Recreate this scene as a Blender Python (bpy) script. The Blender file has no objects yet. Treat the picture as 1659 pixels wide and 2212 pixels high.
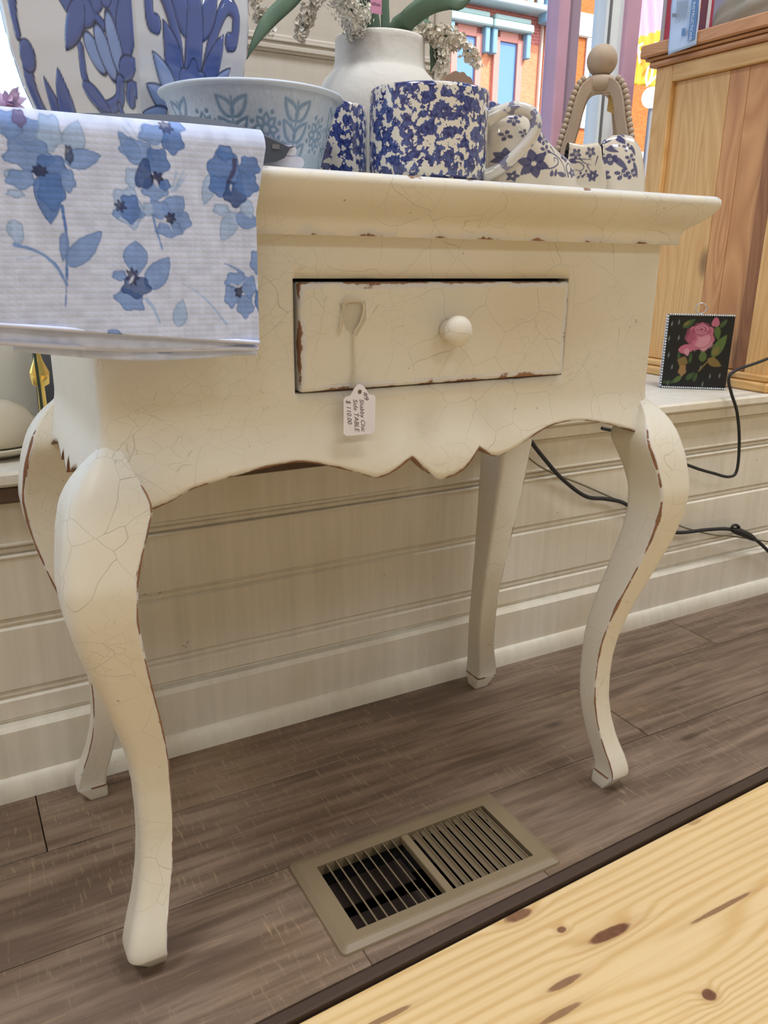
import bpy, bmesh, math, random
import numpy as np
from mathutils import Matrix, Vector
random.seed(7); rng = np.random.default_rng(7)
S = bpy.context.scene
COL = S.collection

# ------------------------------------------------------------------ camera
FPX, IW, IH = 1736.15, 1659.0, 2212.0
PITCH, YAW, ROLL = math.radians(17.6036), math.radians(29.1562), math.radians(0.8088)
CAM = np.array([0.0, 0.0, 0.71])
FW = np.array([math.sin(YAW)*math.cos(PITCH), math.cos(YAW)*math.cos(PITCH), -math.sin(PITCH)])
_r = np.array([math.cos(YAW), -math.sin(YAW), 0.0]); _u = np.cross(_r, FW)
RT = math.cos(ROLL)*_r + math.sin(ROLL)*_u
UP = -math.sin(ROLL)*_r + math.cos(ROLL)*_u
cd = bpy.data.cameras.new('camera'); cam = bpy.data.objects.new('camera', cd); COL.objects.link(cam)
cd.sensor_fit = 'VERTICAL'; cd.sensor_height = 36.0; cd.lens = FPX/IH*36.0; cd.clip_start = 0.02; cd.clip_end = 400
M = Matrix.Identity(4)
for i in range(3):
    M[i][0] = RT[i]; M[i][1] = UP[i]; M[i][2] = -FW[i]; M[i][3] = CAM[i]
cam.matrix_world = M
S.camera = cam
def ray(px, py): return FW + RT*(px-IW/2)/FPX - UP*(py-IH/2)/FPX
def at(px, py, Y):                       # the point of the plane y = Y seen at a pixel of the photograph
    d = ray(px, py); return CAM + d*(Y-CAM[1])/d[1]
def atz(px, py, Z):
    d = ray(px, py); return CAM + d*(Z-CAM[2])/d[2]
def atx(px, py, X):
    d = ray(px, py); return CAM + d*(X-CAM[0])/d[0]

# ------------------------------------------------------------------ world, sun, exposure
S.view_settings.view_transform = 'Standard'; S.view_settings.look = 'None'
S.view_settings.gamma = 1.0; S.view_settings.use_curve_mapping = False
S.view_settings.exposure = 0.08
wd = bpy.data.worlds.new('sky'); S.world = wd; wd.use_nodes = True
wt = wd.node_tree; wt.nodes.clear()
sky = wt.nodes.new('ShaderNodeTexSky'); sky.sky_type = 'NISHITA'; sky.sun_disc = False
sky.sun_elevation = math.radians(46); sky.sun_rotation = math.radians(170); sky.air_density = 1.0; sky.dust_density = 2.0
bg = wt.nodes.new('ShaderNodeBackground'); bg.inputs[1].default_value = 0.42
wo = wt.nodes.new('ShaderNodeOutputWorld')
wt.links.new(sky.outputs[0], bg.inputs[0]); wt.links.new(bg.outputs[0], wo.inputs[0])
sl = bpy.data.lights.new('sun', 'SUN'); sl.energy = 4.6; sl.angle = math.radians(0.6); sl.color = (1.0, 0.93, 0.82)
sun = bpy.data.objects.new('sun', sl); COL.objects.link(sun)
sun.rotation_euler = (math.radians(44), 0, math.radians(28)); sun.location = (0, -6, 12)
LAMP_POWER = 21.0

# ------------------------------------------------------------------ helpers: meshes and objects
class MB:
    def __init__(s): s.v = []; s.f = []; s.sm = []; s.mi = []
    def add(s, vs, fs, smooth=False, mi=0):
        o = len(s.v); s.v.extend([tuple(map(float, p)) for p in vs])
        for f in fs: s.f.append(tuple(i+o for i in f)); s.sm.append(smooth); s.mi.append(mi)
        return s
    def box(s, x0, x1, y0, y1, z0, z1, b=0.0, mi=0, rot=0.0, piv=None):
        bm = bmesh.new(); bmesh.ops.create_cube(bm, size=1.0)
        for v in bm.verts:
            v.co = Vector((x0+(v.co.x+.5)*(x1-x0), y0+(v.co.y+.5)*(y1-y0), z0+(v.co.z+.5)*(z1-z0)))
        if b > 0: bmesh.ops.bevel(bm, geom=bm.edges[:], offset=b, segments=1, affect='EDGES')
        bm.verts.index_update()
        vs = [v.co.copy() for v in bm.verts]
        if rot:
            pv = Vector(piv if piv is not None else ((x0+x1)/2, (y0+y1)/2, 0)); R = Matrix.Rotation(rot, 3, 'Z')
            vs = [R @ (v-pv) + pv for v in vs]
        s.add(vs, [[v.index for v in f.verts] for f in bm.faces], False, mi); bm.free(); return s
    def grid(s, P, closeu=False, closev=False, smooth=True, flip=False):
        P = np.asarray(P, float); n, m = P.shape[:2]; fs = []
        for i in range(n if closeu else n-1):
            for j in range(m if closev else m-1):
                a = i*m+j; b = ((i+1) % n)*m+j; c = ((i+1) % n)*m+(j+1) % m; d = i*m+(j+1) % m
                fs.append((a, d, c, b) if flip else (a, b, c, d))
        s.add(P.reshape(-1, 3), fs, smooth); return s
    def tube(s, pts, r, n=10, caps=True, smooth=True, flat=1.0):
        pts = np.asarray(pts, float); k = len(pts)
        rr = np.full(k, r) if np.isscalar(r) else np.asarray(r, float)
        T = np.gradient(pts, axis=0); T /= np.linalg.norm(T, axis=1)[:, None]+1e-12
        a = np.array([0, 0, 1.0]) if abs(T[0][2]) < .9 else np.array([1.0, 0, 0])
        rings = []; nrm = a - T[0]*(a@T[0]); nrm /= np.linalg.norm(nrm)
        for i in range(k):
            nrm = nrm - T[i]*(nrm@T[i]); nrm /= np.linalg.norm(nrm)+1e-12; bi = np.cross(T[i], nrm)
            th = np.linspace(0, 2*math.pi, n, endpoint=False)
            rings.append(pts[i] + rr[i]*(np.cos(th)[:, None]*nrm + flat*np.sin(th)[:, None]*bi))
        s.grid(np.array(rings), closev=True, smooth=smooth, flip=True)
        if caps:
            o = len(s.v)-k*n
            s.f.append(tuple(o+i for i in range(n))[::1]); s.sm.append(False); s.mi.append(0)
            s.f.append(tuple(o+(k-1)*n+i for i in range(n))[::-1]); s.sm.append(False); s.mi.append(0)
        return s
    def lathe(s, prof, c=(0, 0, 0), n=48, smooth=True):       # prof: (radius, z) from bottom outside upward
        P = []
        th = np.linspace(0, 2*math.pi, n, endpoint=False)
        for r, z in prof:
            P.append(np.stack([c[0]+r*np.cos(th), c[1]+r*np.sin(th), np.full(n, c[2]+z)], 1))
        s.grid(np.array(P), closev=True, smooth=smooth, flip=True); return s
    def prism(s, poly, y0, y1, axis='y'):                      # polygon (a,b) extruded between y0 and y1
        n = len(poly)
        def mk(a, b, t): return {'y': (a, t, b), 'x': (t, a, b), 'z': (a, b, t)}[axis]
        vs = [mk(a, b, y0) for a, b in poly]+[mk(a, b, y1) for a, b in poly]
        fs = [tuple(range(n)), tuple(range(2*n-1, n-1, -1))]
        fs += [(i, n+i, n+(i+1) % n, (i+1) % n) for i in range(n)]
        s.add(vs, fs); return s
    def mesh(s, name, fix=True):
        me = bpy.data.meshes.new(name); me.from_pydata(s.v, [], s.f)
        me.polygons.foreach_set('use_smooth', s.sm)
        if any(s.mi): me.polygons.foreach_set('material_index', s.mi)
        if fix:
            bm = bmesh.new(); bm.from_mesh(me); bmesh.ops.recalc_face_normals(bm, faces=bm.faces[:]); bm.to_mesh(me); bm.free()
        me.update(); return me
def link(o): COL.objects.link(o); return o
def par(o, p):
    o.parent = p
    if p is not None:
        L = p.get('_loc', (0, 0, 0)); o.matrix_parent_inverse = Matrix.Translation(-Vector(L))
def obj(name, mb, mat, parent=None, fix=True, **kw):
    me = mb.mesh(name, fix) if isinstance(mb, MB) else mb
    o = bpy.data.objects.new(name, me); link(o)
    if mat is not None:
        for m in (mat if isinstance(mat, (list, tuple)) else [mat]):
            if len(me.materials) < (len(mat) if isinstance(mat, (list, tuple)) else 1): me.materials.append(m)
    if parent is not None: par(o, parent)
    for k, v in kw.items(): o[k] = v
    return o
def thing(name, label, cat, loc=(0, 0, 0), group=None, kind=None):
    o = bpy.data.objects.new(name, None); link(o); o.location = loc; o.empty_display_size = .02
    o['_loc'] = [float(v) for v in loc]
    if label: o['label'] = label
    if cat: o['category'] = cat
    if group: o['group'] = group
    if kind: o['kind'] = kind
    return o
def tag(o, label, cat, group=None):
    o['label'] = label; o['category'] = cat
    if group: o['group'] = group
    return o
def struct(name, mb, mat, label=None):
    o = obj(name, mb, mat); o['kind'] = 'structure'
    if label: o['label'] = label
    return o
def attr(o, name, vals):
    a = o.data.attributes.new(name, 'FLOAT', 'POINT'); a.data.foreach_set('value', np.asarray(vals, np.float32).ravel())
def vcol(o, rgb):
    a = o.data.color_attributes.new('print', 'FLOAT_COLOR', 'POINT')
    c = np.ones((len(o.data.vertices), 4), np.float32); c[:, :3] = rgb.reshape(-1, 3); a.data.foreach_set('color', c.ravel())
def verts(o):
    a = np.empty(len(o.data.vertices)*3); o.data.vertices.foreach_get('co', a); return a.reshape(-1, 3)
def interp(xs, ys, t): return np.interp(t, xs, ys)
def smooth_path(pts, n=40):
    P = np.asarray(pts, float); k = len(P); out = []
    Q = np.vstack([2*P[0]-P[1], P, 2*P[-1]-P[-2]])
    for t in np.linspace(0, k-1-1e-6, n):
        i = int(t); f = t-i; p0, p1, p2, p3 = Q[i], Q[i+1], Q[i+2], Q[i+3]
        out.append(.5*((2*p1)+(p2-p0)*f+(2*p0-5*p1+4*p2-p3)*f*f+(3*p1-p0-3*p2+p3)*f**3))
    return np.array(out)
def text_mesh(body, size, shear=0.0, thick=0.0, align='LEFT', spacing=1.0):
    cu = bpy.data.curves.new('txt', 'FONT'); cu.body = body; cu.size = size; cu.shear = shear; cu.align_x = align
    cu.extrude = thick; cu.resolution_u = 3; cu.space_line = spacing
    o = bpy.data.objects.new('txt', cu); link(o)
    dg = bpy.context.evaluated_depsgraph_get(); me = bpy.data.meshes.new_from_object(o.evaluated_get(dg))
    bpy.data.objects.remove(o); bpy.data.curves.remove(cu)
    return me
def xform(me, M4): me.transform(M4); me.update(); return me

# ------------------------------------------------------------------ helpers: materials
def lin(r, g, b):
    f = lambda c: (c/255/12.92) if c/255 <= .04045 else ((c/255+.055)/1.055)**2.4
    return (f(r), f(g), f(b))
class NT:
    def __init__(s, name):
        s.m = bpy.data.materials.new(name); s.m.use_nodes = True; s.t = s.m.node_tree; s.t.nodes.clear()
        s.out = s.t.nodes.new('ShaderNodeOutputMaterial'); s.b = s.t.nodes.new('ShaderNodeBsdfPrincipled')
        s.t.links.new(s.b.outputs[0], s.out.inputs[0]); s._co = None
    def n(s, ty, **kw):
        nd = s.t.nodes.new(ty)
        for k, v in kw.items(): setattr(nd, k, v)
        return nd
    def set(s, sock, v):
        if isinstance(v, bpy.types.NodeSocket): s.t.links.new(v, sock)
        elif isinstance(v, (tuple, list)) and len(v) == 3 and sock.type == 'RGBA': sock.default_value = (*v, 1)
        else: sock.default_value = v
    def co(s):
        if s._co is None: s._co = s.n('ShaderNodeTexCoord').outputs['Object']
        return s._co
    def mapv(s, scale=(1, 1, 1), rot=(0, 0, 0), loc=(0, 0, 0), v=None):
        m = s.n('ShaderNodeMapping'); s.set(m.inputs[0], v if v is not None else s.co())
        m.inputs['Location'].default_value = loc; m.inputs['Rotation'].default_value = rot; m.inputs['Scale'].default_value = scale
        return m.outputs[0]
    def noise(s, scale=5, detail=4, rough=.5, v=None, dist=0.0, color=False):
        m = s.n('ShaderNodeTexNoise'); s.set(m.inputs['Vector'], v if v is not None else s.co())
        m.inputs['Scale'].default_value = scale; m.inputs['Detail'].default_value = detail; m.inputs['Roughness'].default_value = rough
        m.inputs['Distortion'].default_value = dist
        return m.outputs[1 if color else 0]
    def vor(s, scale=5, feature='F1', v=None, out=0, rand=1.0):
        m = s.n('ShaderNodeTexVoronoi', feature=feature); s.set(m.inputs['Vector'], v if v is not None else s.co())
        m.inputs['Scale'].default_value = scale; m.inputs['Randomness'].default_value = rand
        return m.outputs[out]
    def math(s, op, a, b=0.0, clamp=False):
        m = s.n('ShaderNodeMath', operation=op, use_clamp=clamp); s.set(m.inputs[0], a); s.set(m.inputs[1], b); return m.outputs[0]
    def vm(s, op, a, b=(0, 0, 0)):
        m = s.n('ShaderNodeVectorMath', operation=op); s.set(m.inputs[0], a); s.set(m.inputs[1], b)
        return m.outputs['Value' if op in ('LENGTH', 'DISTANCE', 'DOT_PRODUCT') else 'Vector']
    def step(s, v, a, b):                     # smoothstep a..b -> 0..1 (a may exceed b)
        m = s.n('ShaderNodeMapRange', interpolation_type='SMOOTHSTEP'); s.set(m.inputs[0], v)
        m.inputs[1].default_value = a; m.inputs[2].default_value = b; m.inputs[3].default_value = 0; m.inputs[4].default_value = 1
        if a > b:
            m.inputs[1].default_value = b; m.inputs[2].default_value = a; m.inputs[3].default_value = 1; m.inputs[4].default_value = 0
        return m.outputs[0]
    def mix(s, f, a, b, blend='MIX'):
        m = s.n('ShaderNodeMix', data_type='RGBA', blend_type=blend); s.set(m.inputs[0], f); s.set(m.inputs[6], a); s.set(m.inputs[7], b)
        return m.outputs[2]
    def ramp(s, v, stops):
        m = s.n('ShaderNodeValToRGB'); s.set(m.inputs[0], v); e = m.color_ramp.elements
        while len(e) < len(stops): e.new(.5)
        for i, (p, c) in enumerate(stops): e[i].position = p; e[i].color = (*c, 1)
        return m.outputs[0]
    def attr(s, name, col=False):
        m = s.n('ShaderNodeAttribute', attribute_name=name); return m.outputs['Color' if col else 'Fac']
    def sep(s, v):
        m = s.n('ShaderNodeSeparateXYZ'); s.set(m.inputs[0], v); return m.outputs
    def bump(s, h, strength=.3, dist=.002):
        m = s.n('ShaderNodeBump'); s.set(m.inputs['Height'], h); m.inputs['Strength'].default_value = strength; m.inputs['Distance'].default_value = dist
        s.set(s.b.inputs['Normal'], m.outputs[0])
    def base(s, c): s.set(s.b.inputs['Base Color'], c)
    def rough(s, r): s.set(s.b.inputs['Roughness'], r)
    def spec(s, r): s.b.inputs['Specular IOR Level'].default_value = r
    def coat(s, w=.5, r=.05): s.b.inputs['Coat Weight'].default_value = w; s.b.inputs['Coat Roughness'].default_value = r
def flat(name, c, rough=.6, metal=0.0, spec=.5, var=.06, vscale=30):
    t = NT(name); nz = t.noise(vscale, 3)
    t.base(t.mix(nz, tuple(x*(1-var) for x in c), tuple(min(1, x*(1+var)) for x in c))); t.rough(rough)
    t.b.inputs['Metallic'].default_value = metal; t.spec(spec); return t.m

def m_paint():                                   # crackled cream paint over brown wood
    t = NT('crackled_cream_paint')
    sc = t.n('ShaderNodeVectorMath', operation='SCALE'); t.set(sc.inputs[0], t.noise(16, 2, color=True)); sc.inputs['Scale'].default_value = .028
    v = t.vm('ADD', t.co(), sc.outputs[0])
    d1 = t.vor(21, 'DISTANCE_TO_EDGE', v); d2 = t.vor(52, 'DISTANCE_TO_EDGE', t.mapv((1, 1, 1.7), v=v))
    n1 = t.noise(7, 3)
    l1 = t.math('MULTIPLY', t.step(d1, .0065, .0015), t.step(n1, .40, .62))
    l2 = t.math('MULTIPLY', t.step(d2, .013, .003), t.math('MULTIPLY', t.step(t.noise(9, 2, v=t.mapv(loc=(3, 1, 2))), .46, .62), .6))
    cr = t.math('MAXIMUM', l1, l2)
    base = t.mix(t.noise(5, 5, .6), lin(211, 205, 192), lin(223, 218, 206))
    base = t.mix(t.step(t.noise(3, 2, v=t.mapv(loc=(5, 2, 7))), .5, .75), base, lin(210, 201, 180))
    sp = t.step(t.noise(130, 1, v=t.mapv(loc=(1, 9, 4))), .79, .82)
    base = t.mix(t.math('MULTIPLY', sp, .55), base, lin(120, 84, 58))
    base = t.mix(t.math('MULTIPLY', cr, .42), base, lin(126, 114, 96))
    w = t.attr('wear'); nw = t.noise(26, 4, .6)
    ww = t.math('MULTIPLY', w, t.math('ADD', .35, t.math('MULTIPLY', nw, 1.3)))
    base = t.mix(t.step(ww, .42, .52), base, lin(208, 206, 206))
    base = t.mix(t.step(ww, .56, .60), base, t.mix(t.noise(40, 3), lin(96, 66, 48), lin(160, 118, 86)))
    t.base(base); t.rough(t.math('ADD', .38, t.math('MULTIPLY', nw, .18))); t.spec(.42)
    h = t.math('SUBTRACT', t.math('MULTIPLY', t.noise(90, 3, v=t.mapv((1, 1, .35))), .16), t.math('ADD', t.math('MULTIPLY', cr, .5), t.step(ww, .5, .6)))
    t.bump(h, .32, .0015); return t.m
def m_wall():
    t = NT('brushed_cream_wall_paint')
    st = t.noise(1, 4, .6, v=t.mapv((60, 60, 3)))
    st2 = t.noise(1, 3, .6, v=t.mapv((4, 60, 90)))
    c = t.mix(t.step(st, .2, .8), lin(212, 205, 191), lin(226, 219, 206))
    c = t.mix(t.step(t.noise(5, 4), .5, .75), c, lin(212, 202, 182))
    dirt = t.math('MULTIPLY', t.step(t.noise(38, 3, .7), .69, .75), t.step(t.noise(5, 2, v=t.mapv(loc=(4, 4, 4))), .45, .6))
    c = t.mix(t.math('MULTIPLY', dirt, .6), c, lin(110, 92, 72))
    w = t.attr('wear'); ww = t.math('MULTIPLY', w, t.math('ADD', .3, t.math('MULTIPLY', t.noise(30, 4, .6), 1.4)))
    c = t.mix(t.step(ww, .55, .62), c, lin(120, 92, 66))
    t.base(c); t.rough(.5); t.spec(.4)
    t.bump(t.math('ADD', t.math('MULTIPLY', st, .5), t.math('MULTIPLY', st2, .5)), .35, .002); return t.m
def m_vinyl():
    t = NT('brown_vinyl_plank'); r = t.n('ShaderNodeObjectInfo').outputs['Random']
    off = t.n('ShaderNodeCombineXYZ'); t.set(off.inputs[0], t.math('MULTIPLY', r, 11.0)); t.set(off.inputs[1], t.math('MULTIPLY', r, 5.0))
    v = t.vm('ADD', t.co(), off.outputs[0])
    g = t.noise(1, 5, .62, v=t.mapv((5, 60, 5), v=v), dist=.35)
    g2 = t.noise(1, 4, .65, v=t.mapv((2, 11, 2), v=v))
    c = t.mix(t.step(g, .30, .72), lin(98, 80, 67), lin(142, 121, 104))
    c = t.mix(t.math('MULTIPLY', t.step(g2, .48, .68), .65), c, lin(86, 69, 58))
    c = t.mix(t.math('MULTIPLY', t.step(t.noise(3.4, 3, v=v), .5, .72), .5), c, lin(124, 98, 66))
    sc = t.noise(1, 3, .7, v=t.mapv((240, 26, 5), rot=(0, 0, .12), v=v))       # saw marks across the grain
    sm = t.math('MULTIPLY', t.step(sc, .56, .67), t.step(t.noise(5, 3, v=t.mapv(loc=(7, 3, 0), v=v)), .38, .52))
    c = t.mix(t.math('MULTIPLY', sm, .42), c, lin(172, 150, 122))
    sh = t.math('MULTIPLY', t.step(t.noise(1, 3, .7, v=t.mapv((10, 170, 5), rot=(0, 0, -.1), v=v)), .61, .70), t.step(t.noise(6, 3, v=v), .45, .6))
    c = t.mix(t.math('MULTIPLY', sh, .5), c, lin(160, 132, 98))
    kn = t.step(t.vor(3.2, v=t.mapv((1, 3.2, 1), v=v)), .10, .03)
    c = t.mix(t.math('MULTIPLY', kn, .6), c, lin(44, 34, 30))
    t.base(c); t.rough(t.math('ADD', .42, t.math('MULTIPLY', g, .2))); t.spec(.4)
    t.bump(t.math('ADD', g, t.math('MULTIPLY', sm, -.5)), .2, .001); return t.m
def m_pine_floor(knots):
    t = NT('pale_knotty_pine'); v = t.co(); xyz = t.sep(v)
    ring = t.math('ADD', t.math('MULTIPLY', xyz[1], 85.0), t.math('MULTIPLY', t.noise(1, 3, .5, v=t.mapv((.45, 3.2, 1))), 9.0))
    dark = None; halo = None
    for (kx, ky, sx, sy, amp, dk) in knots:
        d = t.vm('MULTIPLY', t.vm('SUBTRACT', v, (kx, ky, 0)), (1/sx, 1/sy, 0)); ln = t.vm('LENGTH', d)
        nn = t.math('ADD', ln, t.math('MULTIPLY', t.noise(45, 3), .7))
        g = t.step(ln, 3.5, .0)
        if amp: ring = t.math('ADD', ring, t.math('MULTIPLY', g, amp))
        if dk:
            k = t.math('MULTIPLY', t.step(nn, 1.55, 1.15), dk); dark = k if dark is None else t.math('MAXIMUM', dark, k)
            hl = t.math('MULTIPLY', t.step(ln, 2.6, .6), .35*dk); halo = hl if halo is None else t.math('MAXIMUM', halo, hl)
    fr = t.math('PINGPONG', ring, .5)
    fr = t.math('MULTIPLY', fr, 2.0)
    c = t.mix(t.step(fr, .25, 1.0), lin(226, 198, 150), lin(212, 178, 124))
    c = t.mix(t.math('MULTIPLY', t.step(t.noise(1, 4, .6, v=t.mapv((3, 170, 3))), .45, .75), .35), c, lin(196, 150, 92))
    c = t.mix(t.math('MULTIPLY', t.step(t.noise(2.2, 2), .45, .7), .45), c, lin(236, 206, 150))
    c = t.mix(halo, c, lin(170, 118, 68)); c = t.mix(dark, c, t.mix(t.noise(120, 3), lin(84, 54, 40), lin(138, 92, 66)))
    t.base(c); t.rough(.36); t.spec(.42); t.bump(fr, .05, .0006); return t.m
def m_honey(name, a, b, d, axis='z', s=1.0):
    t = NT(name); r = t.n('ShaderNodeObjectInfo').outputs['Random']
    off = t.n('ShaderNodeCombineXYZ'); t.set(off.inputs[1], t.math('MULTIPLY', r, 7.0)); t.set(off.inputs[2], t.math('MULTIPLY', r, 3.0))
    v = t.vm('ADD', t.co(), off.outputs[0])
    sc = {'z': (9, 9, 1.0), 'y': (9, 1.0, 9), 'x': (1.0, 9, 9)}[axis]
    w = t.noise(1.0*s, 2, .5, v=t.mapv(sc, v=v), dist=.8)
    fr = t.math('MULTIPLY', t.math('PINGPONG', t.math('MULTIPLY', w, 16.0), .5), 2.0)
    fine = t.noise(1, 4, .6, v=t.mapv(tuple(k*18 if k > 1 else 6 for k in sc), v=v))
    c = t.mix(fr, a, b); c = t.mix(t.math('MULTIPLY', t.step(fine, .5, .8), .5), c, d)
    kn = t.vor(3.3, v=t.mapv(tuple(1.6 if k > 1 else .9 for k in sc), v=v)); c = t.mix(t.math('MULTIPLY', t.step(kn, .14, .04), .75), c, tuple(x*.35 for x in d))
    t.base(c); t.rough(.42); t.spec(.4); t.bump(fine, .12, .001); return t.m
def m_sponge():
    t = NT('blue_spongeware_glaze'); r = t.n('ShaderNodeObjectInfo').outputs['Random']
    v = t.vm('ADD', t.co(), r)
    n1 = t.noise(150, 2, .55, v=v); n2 = t.noise(260, 3, .6, v=v); w = t.vor(122, 'SMOOTH_F1', v=v)
    k = t.math('ADD', t.math('MULTIPLY', n1, .75), t.math('ADD', t.math('MULTIPLY', n2, .3), t.math('MULTIPLY', w, -.32)))
    mk = t.step(k, .366, .338)
    blue = t.mix(t.step(n2, .3, .7), lin(22, 30, 92), lin(72, 88, 150))
    t.base(t.mix(t.math('SUBTRACT', 1.0, mk), lin(216, 212, 204), blue)); t.rough(.12); t.spec(.55); t.coat(.5, .04)
    t.bump(n1, .05, .001); return t.m
def m_vprint(name, rough=.5, spec=.4, coat=0.0, bump=None):
    t = NT(name); t.base(t.attr('print', True)); t.rough(rough); t.spec(spec)
    if coat: t.coat(coat, .04)
    if bump == 'waffle':
        xyz = t.sep(t.mapv((570, 570, 760)))
        h = t.math('MULTIPLY', t.math('ABSOLUTE', t.math('SINE', xyz[0])), t.math('ABSOLUTE', t.math('SINE', xyz[2]))); t.bump(t.math('ADD', h, t.math('MULTIPLY', t.noise(1200, 2), .4)), .11, .0012)
        t.b.inputs['Sheen Weight'].default_value = .2
    if bump == 'canvas': t.bump(t.noise(60, 4), .12, .001)
    return t.m
def m_stone(name, a, b, scale=60, rough=.85):
    t = NT(name); n = t.noise(scale, 6, .65); n2 = t.noise(9, 3)
    c = t.mix(n2, a, b); c = t.mix(t.step(t.noise(scale*2.4, 2), .72, .78), c, tuple(x*.55 for x in a))
    t.base(c); t.rough(rough); t.spec(.25); t.bump(n, .35, .003); return t.m
def m_brick(name, c1, c2, mortar, scale, shade=None):
    t = NT(name); m = t.n('ShaderNodeTexBrick'); t.set(m.inputs['Vector'], t.mapv((1, 1, 1), rot=(math.pi/2, 0, 0)))
    m.inputs['Scale'].default_value = scale; m.inputs['Mortar Size'].default_value = .012; m.inputs['Brick Width'].default_value = .5; m.inputs['Row Height'].default_value = .2
    m.inputs['Color1'].default_value = (*c1, 1); m.inputs['Color2'].default_value = (*c2, 1); m.inputs['Mortar'].default_value = (*mortar, 1)
    c = t.mix(t.noise(.5, 4), m.outputs[0], c1, 'MIX'); c = t.mix(.5, c, m.outputs[0])
    t.base(c); t.rough(.85); t.spec(.2); return t.m
def m_emit(name, c, s):
    t = NT(name); t.base(c); t.b.inputs['Emission Color'].default_value = (*c, 1); t.b.inputs['Emission Strength'].default_value = s; return t.m
def m_glass():
    t = NT('clear_window_glass'); t.t.nodes.remove(t.b)
    tr = t.n('ShaderNodeBsdfTransparent'); tr.inputs[0].default_value = (.96, .97, .98, 1)
    gl = t.n('ShaderNodeBsdfGlossy'); gl.inputs['Roughness'].default_value = .01
    lw = t.n('ShaderNodeLayerWeight'); lw.inputs[0].default_value = .5
    fr = t.math('ADD', .03, t.math('MULTIPLY', t.math('POWER', lw.outputs['Facing'], 4.0), .45))
    mx = t.n('ShaderNodeMixShader'); t.t.links.new(fr, mx.inputs[0]); t.t.links.new(tr.outputs[0], mx.inputs[1]); t.t.links.new(gl.outputs[0], mx.inputs[2])
    t.t.links.new(mx.outputs[0], t.out.inputs[0]); return t.m

PAINT = m_paint(); WALL = m_wall(); VINYL = m_vinyl(); SPONGE = m_sponge(); GLASS = m_glass()
DARK = flat('dark_gap', lin(24, 22, 24), .8); BROWNT = flat('dark_brown_trim', lin(66, 50, 40), .55, vscale=60, var=.2)
CREAMROOM = flat('shop_wall_paint', lin(214, 206, 190), .8); CEIL = flat('ceiling_paint', lin(228, 224, 214), .9)

# ------------------------------------------------------------------ helpers: painting prints on dense meshes
class Pic:                                      # evaluates drawn shapes at scattered 2-D points
    def __init__(s, U, V, base): s.U = U; s.V = V; s.c = np.tile(np.array(base, float), (*U.shape, 1)); s.h = np.zeros(U.shape)
    def ell(s, cx, cy, rx, ry, ang=0):
        a = math.radians(ang); x = s.U-cx; y = s.V-cy; p = (x*math.cos(a)+y*math.sin(a))/rx; q = (-x*math.sin(a)+y*math.cos(a))/ry
        return (1-np.sqrt(p*p+q*q))*min(rx, ry)
    def blob(s, cx, cy, rx, ry, ang=0, lob=5, amp=.12, ph=0):
        a = math.radians(ang); x = s.U-cx; y = s.V-cy; p = (x*math.cos(a)+y*math.sin(a))/rx; q = (-x*math.sin(a)+y*math.cos(a))/ry
        th = np.arctan2(q, p); return (1+amp*np.sin(lob*th+ph)-np.sqrt(p*p+q*q))*min(rx, ry)
    def petal(s, x0, y0, x1, y1, w, k=.75):
        dx, dy = x1-x0, y1-y0; L = math.hypot(dx, dy); t = ((s.U-x0)*dx+(s.V-y0)*dy)/L/L; d = ((s.U-x0)*-dy+(s.V-y0)*dx)/L
        tt = np.clip(t, 0, 1); hw = w*np.sin(math.pi*tt**k)**.8
        return np.where((t < 0) | (t > 1), -np.hypot(np.maximum(np.maximum(-t, t-1), 0)*L, d)-.01, hw-np.abs(d))
    def stroke(s, pts, w0, w1=None, sm=True):
        w1 = w0 if w1 is None else w1
        P = smooth_path([(*p, 0) for p in pts], max(8, 7*len(pts)))[:, :2] if sm else np.array(pts, float)
        best = np.full(s.U.shape, -1e9); n = len(P)-1
        for i in range(n):
            a, b = P[i], P[i+1]; d = b-a; L2 = d@d+1e-9; t = np.clip(((s.U-a[0])*d[0]+(s.V-a[1])*d[1])/L2, 0, 1)
            dist = np.hypot(s.U-a[0]-t*d[0], s.V-a[1]-t*d[1]); w = w0+(w1-w0)*((i+t)/n); best = np.maximum(best, w-dist)
        return best
    def fill(s, sd, col, op=1.0, aa=3.0, line=None, lw=4.0, h=0.0, hw=12.0):
        m = np.clip(sd/aa+.5, 0, 1)*op
        s.c += m[..., None]*(np.array(col)-s.c)
        if line is not None:
            l = np.clip(1.3-np.abs(sd)/lw, 0, 1)*op; s.c += l[..., None]*(np.array(line)-s.c)
        if h: s.h = np.maximum(s.h, h*np.clip(sd/hw+.3, 0, 1))
        return s
def nz2(U, V, f, seed=0):                       # cheap smooth value noise 0..1
    r = np.random.default_rng(seed); G = r.random((64, 64)); x = (U*f) % 63; y = (V*f) % 63
    i = x.astype(int); j = y.astype(int); a = x-i; b = y-j; a = a*a*(3-2*a); b = b*b*(3-2*b)
    return (G[i, j]*(1-a)+G[i+1, j]*a)*(1-b)+(G[i, j+1]*(1-a)+G[i+1, j+1]*a)*b

# ================================================================== THE ROOM
XL, XR, YF, ZC = -2.6, 4.2, -3.6, 2.9
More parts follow.
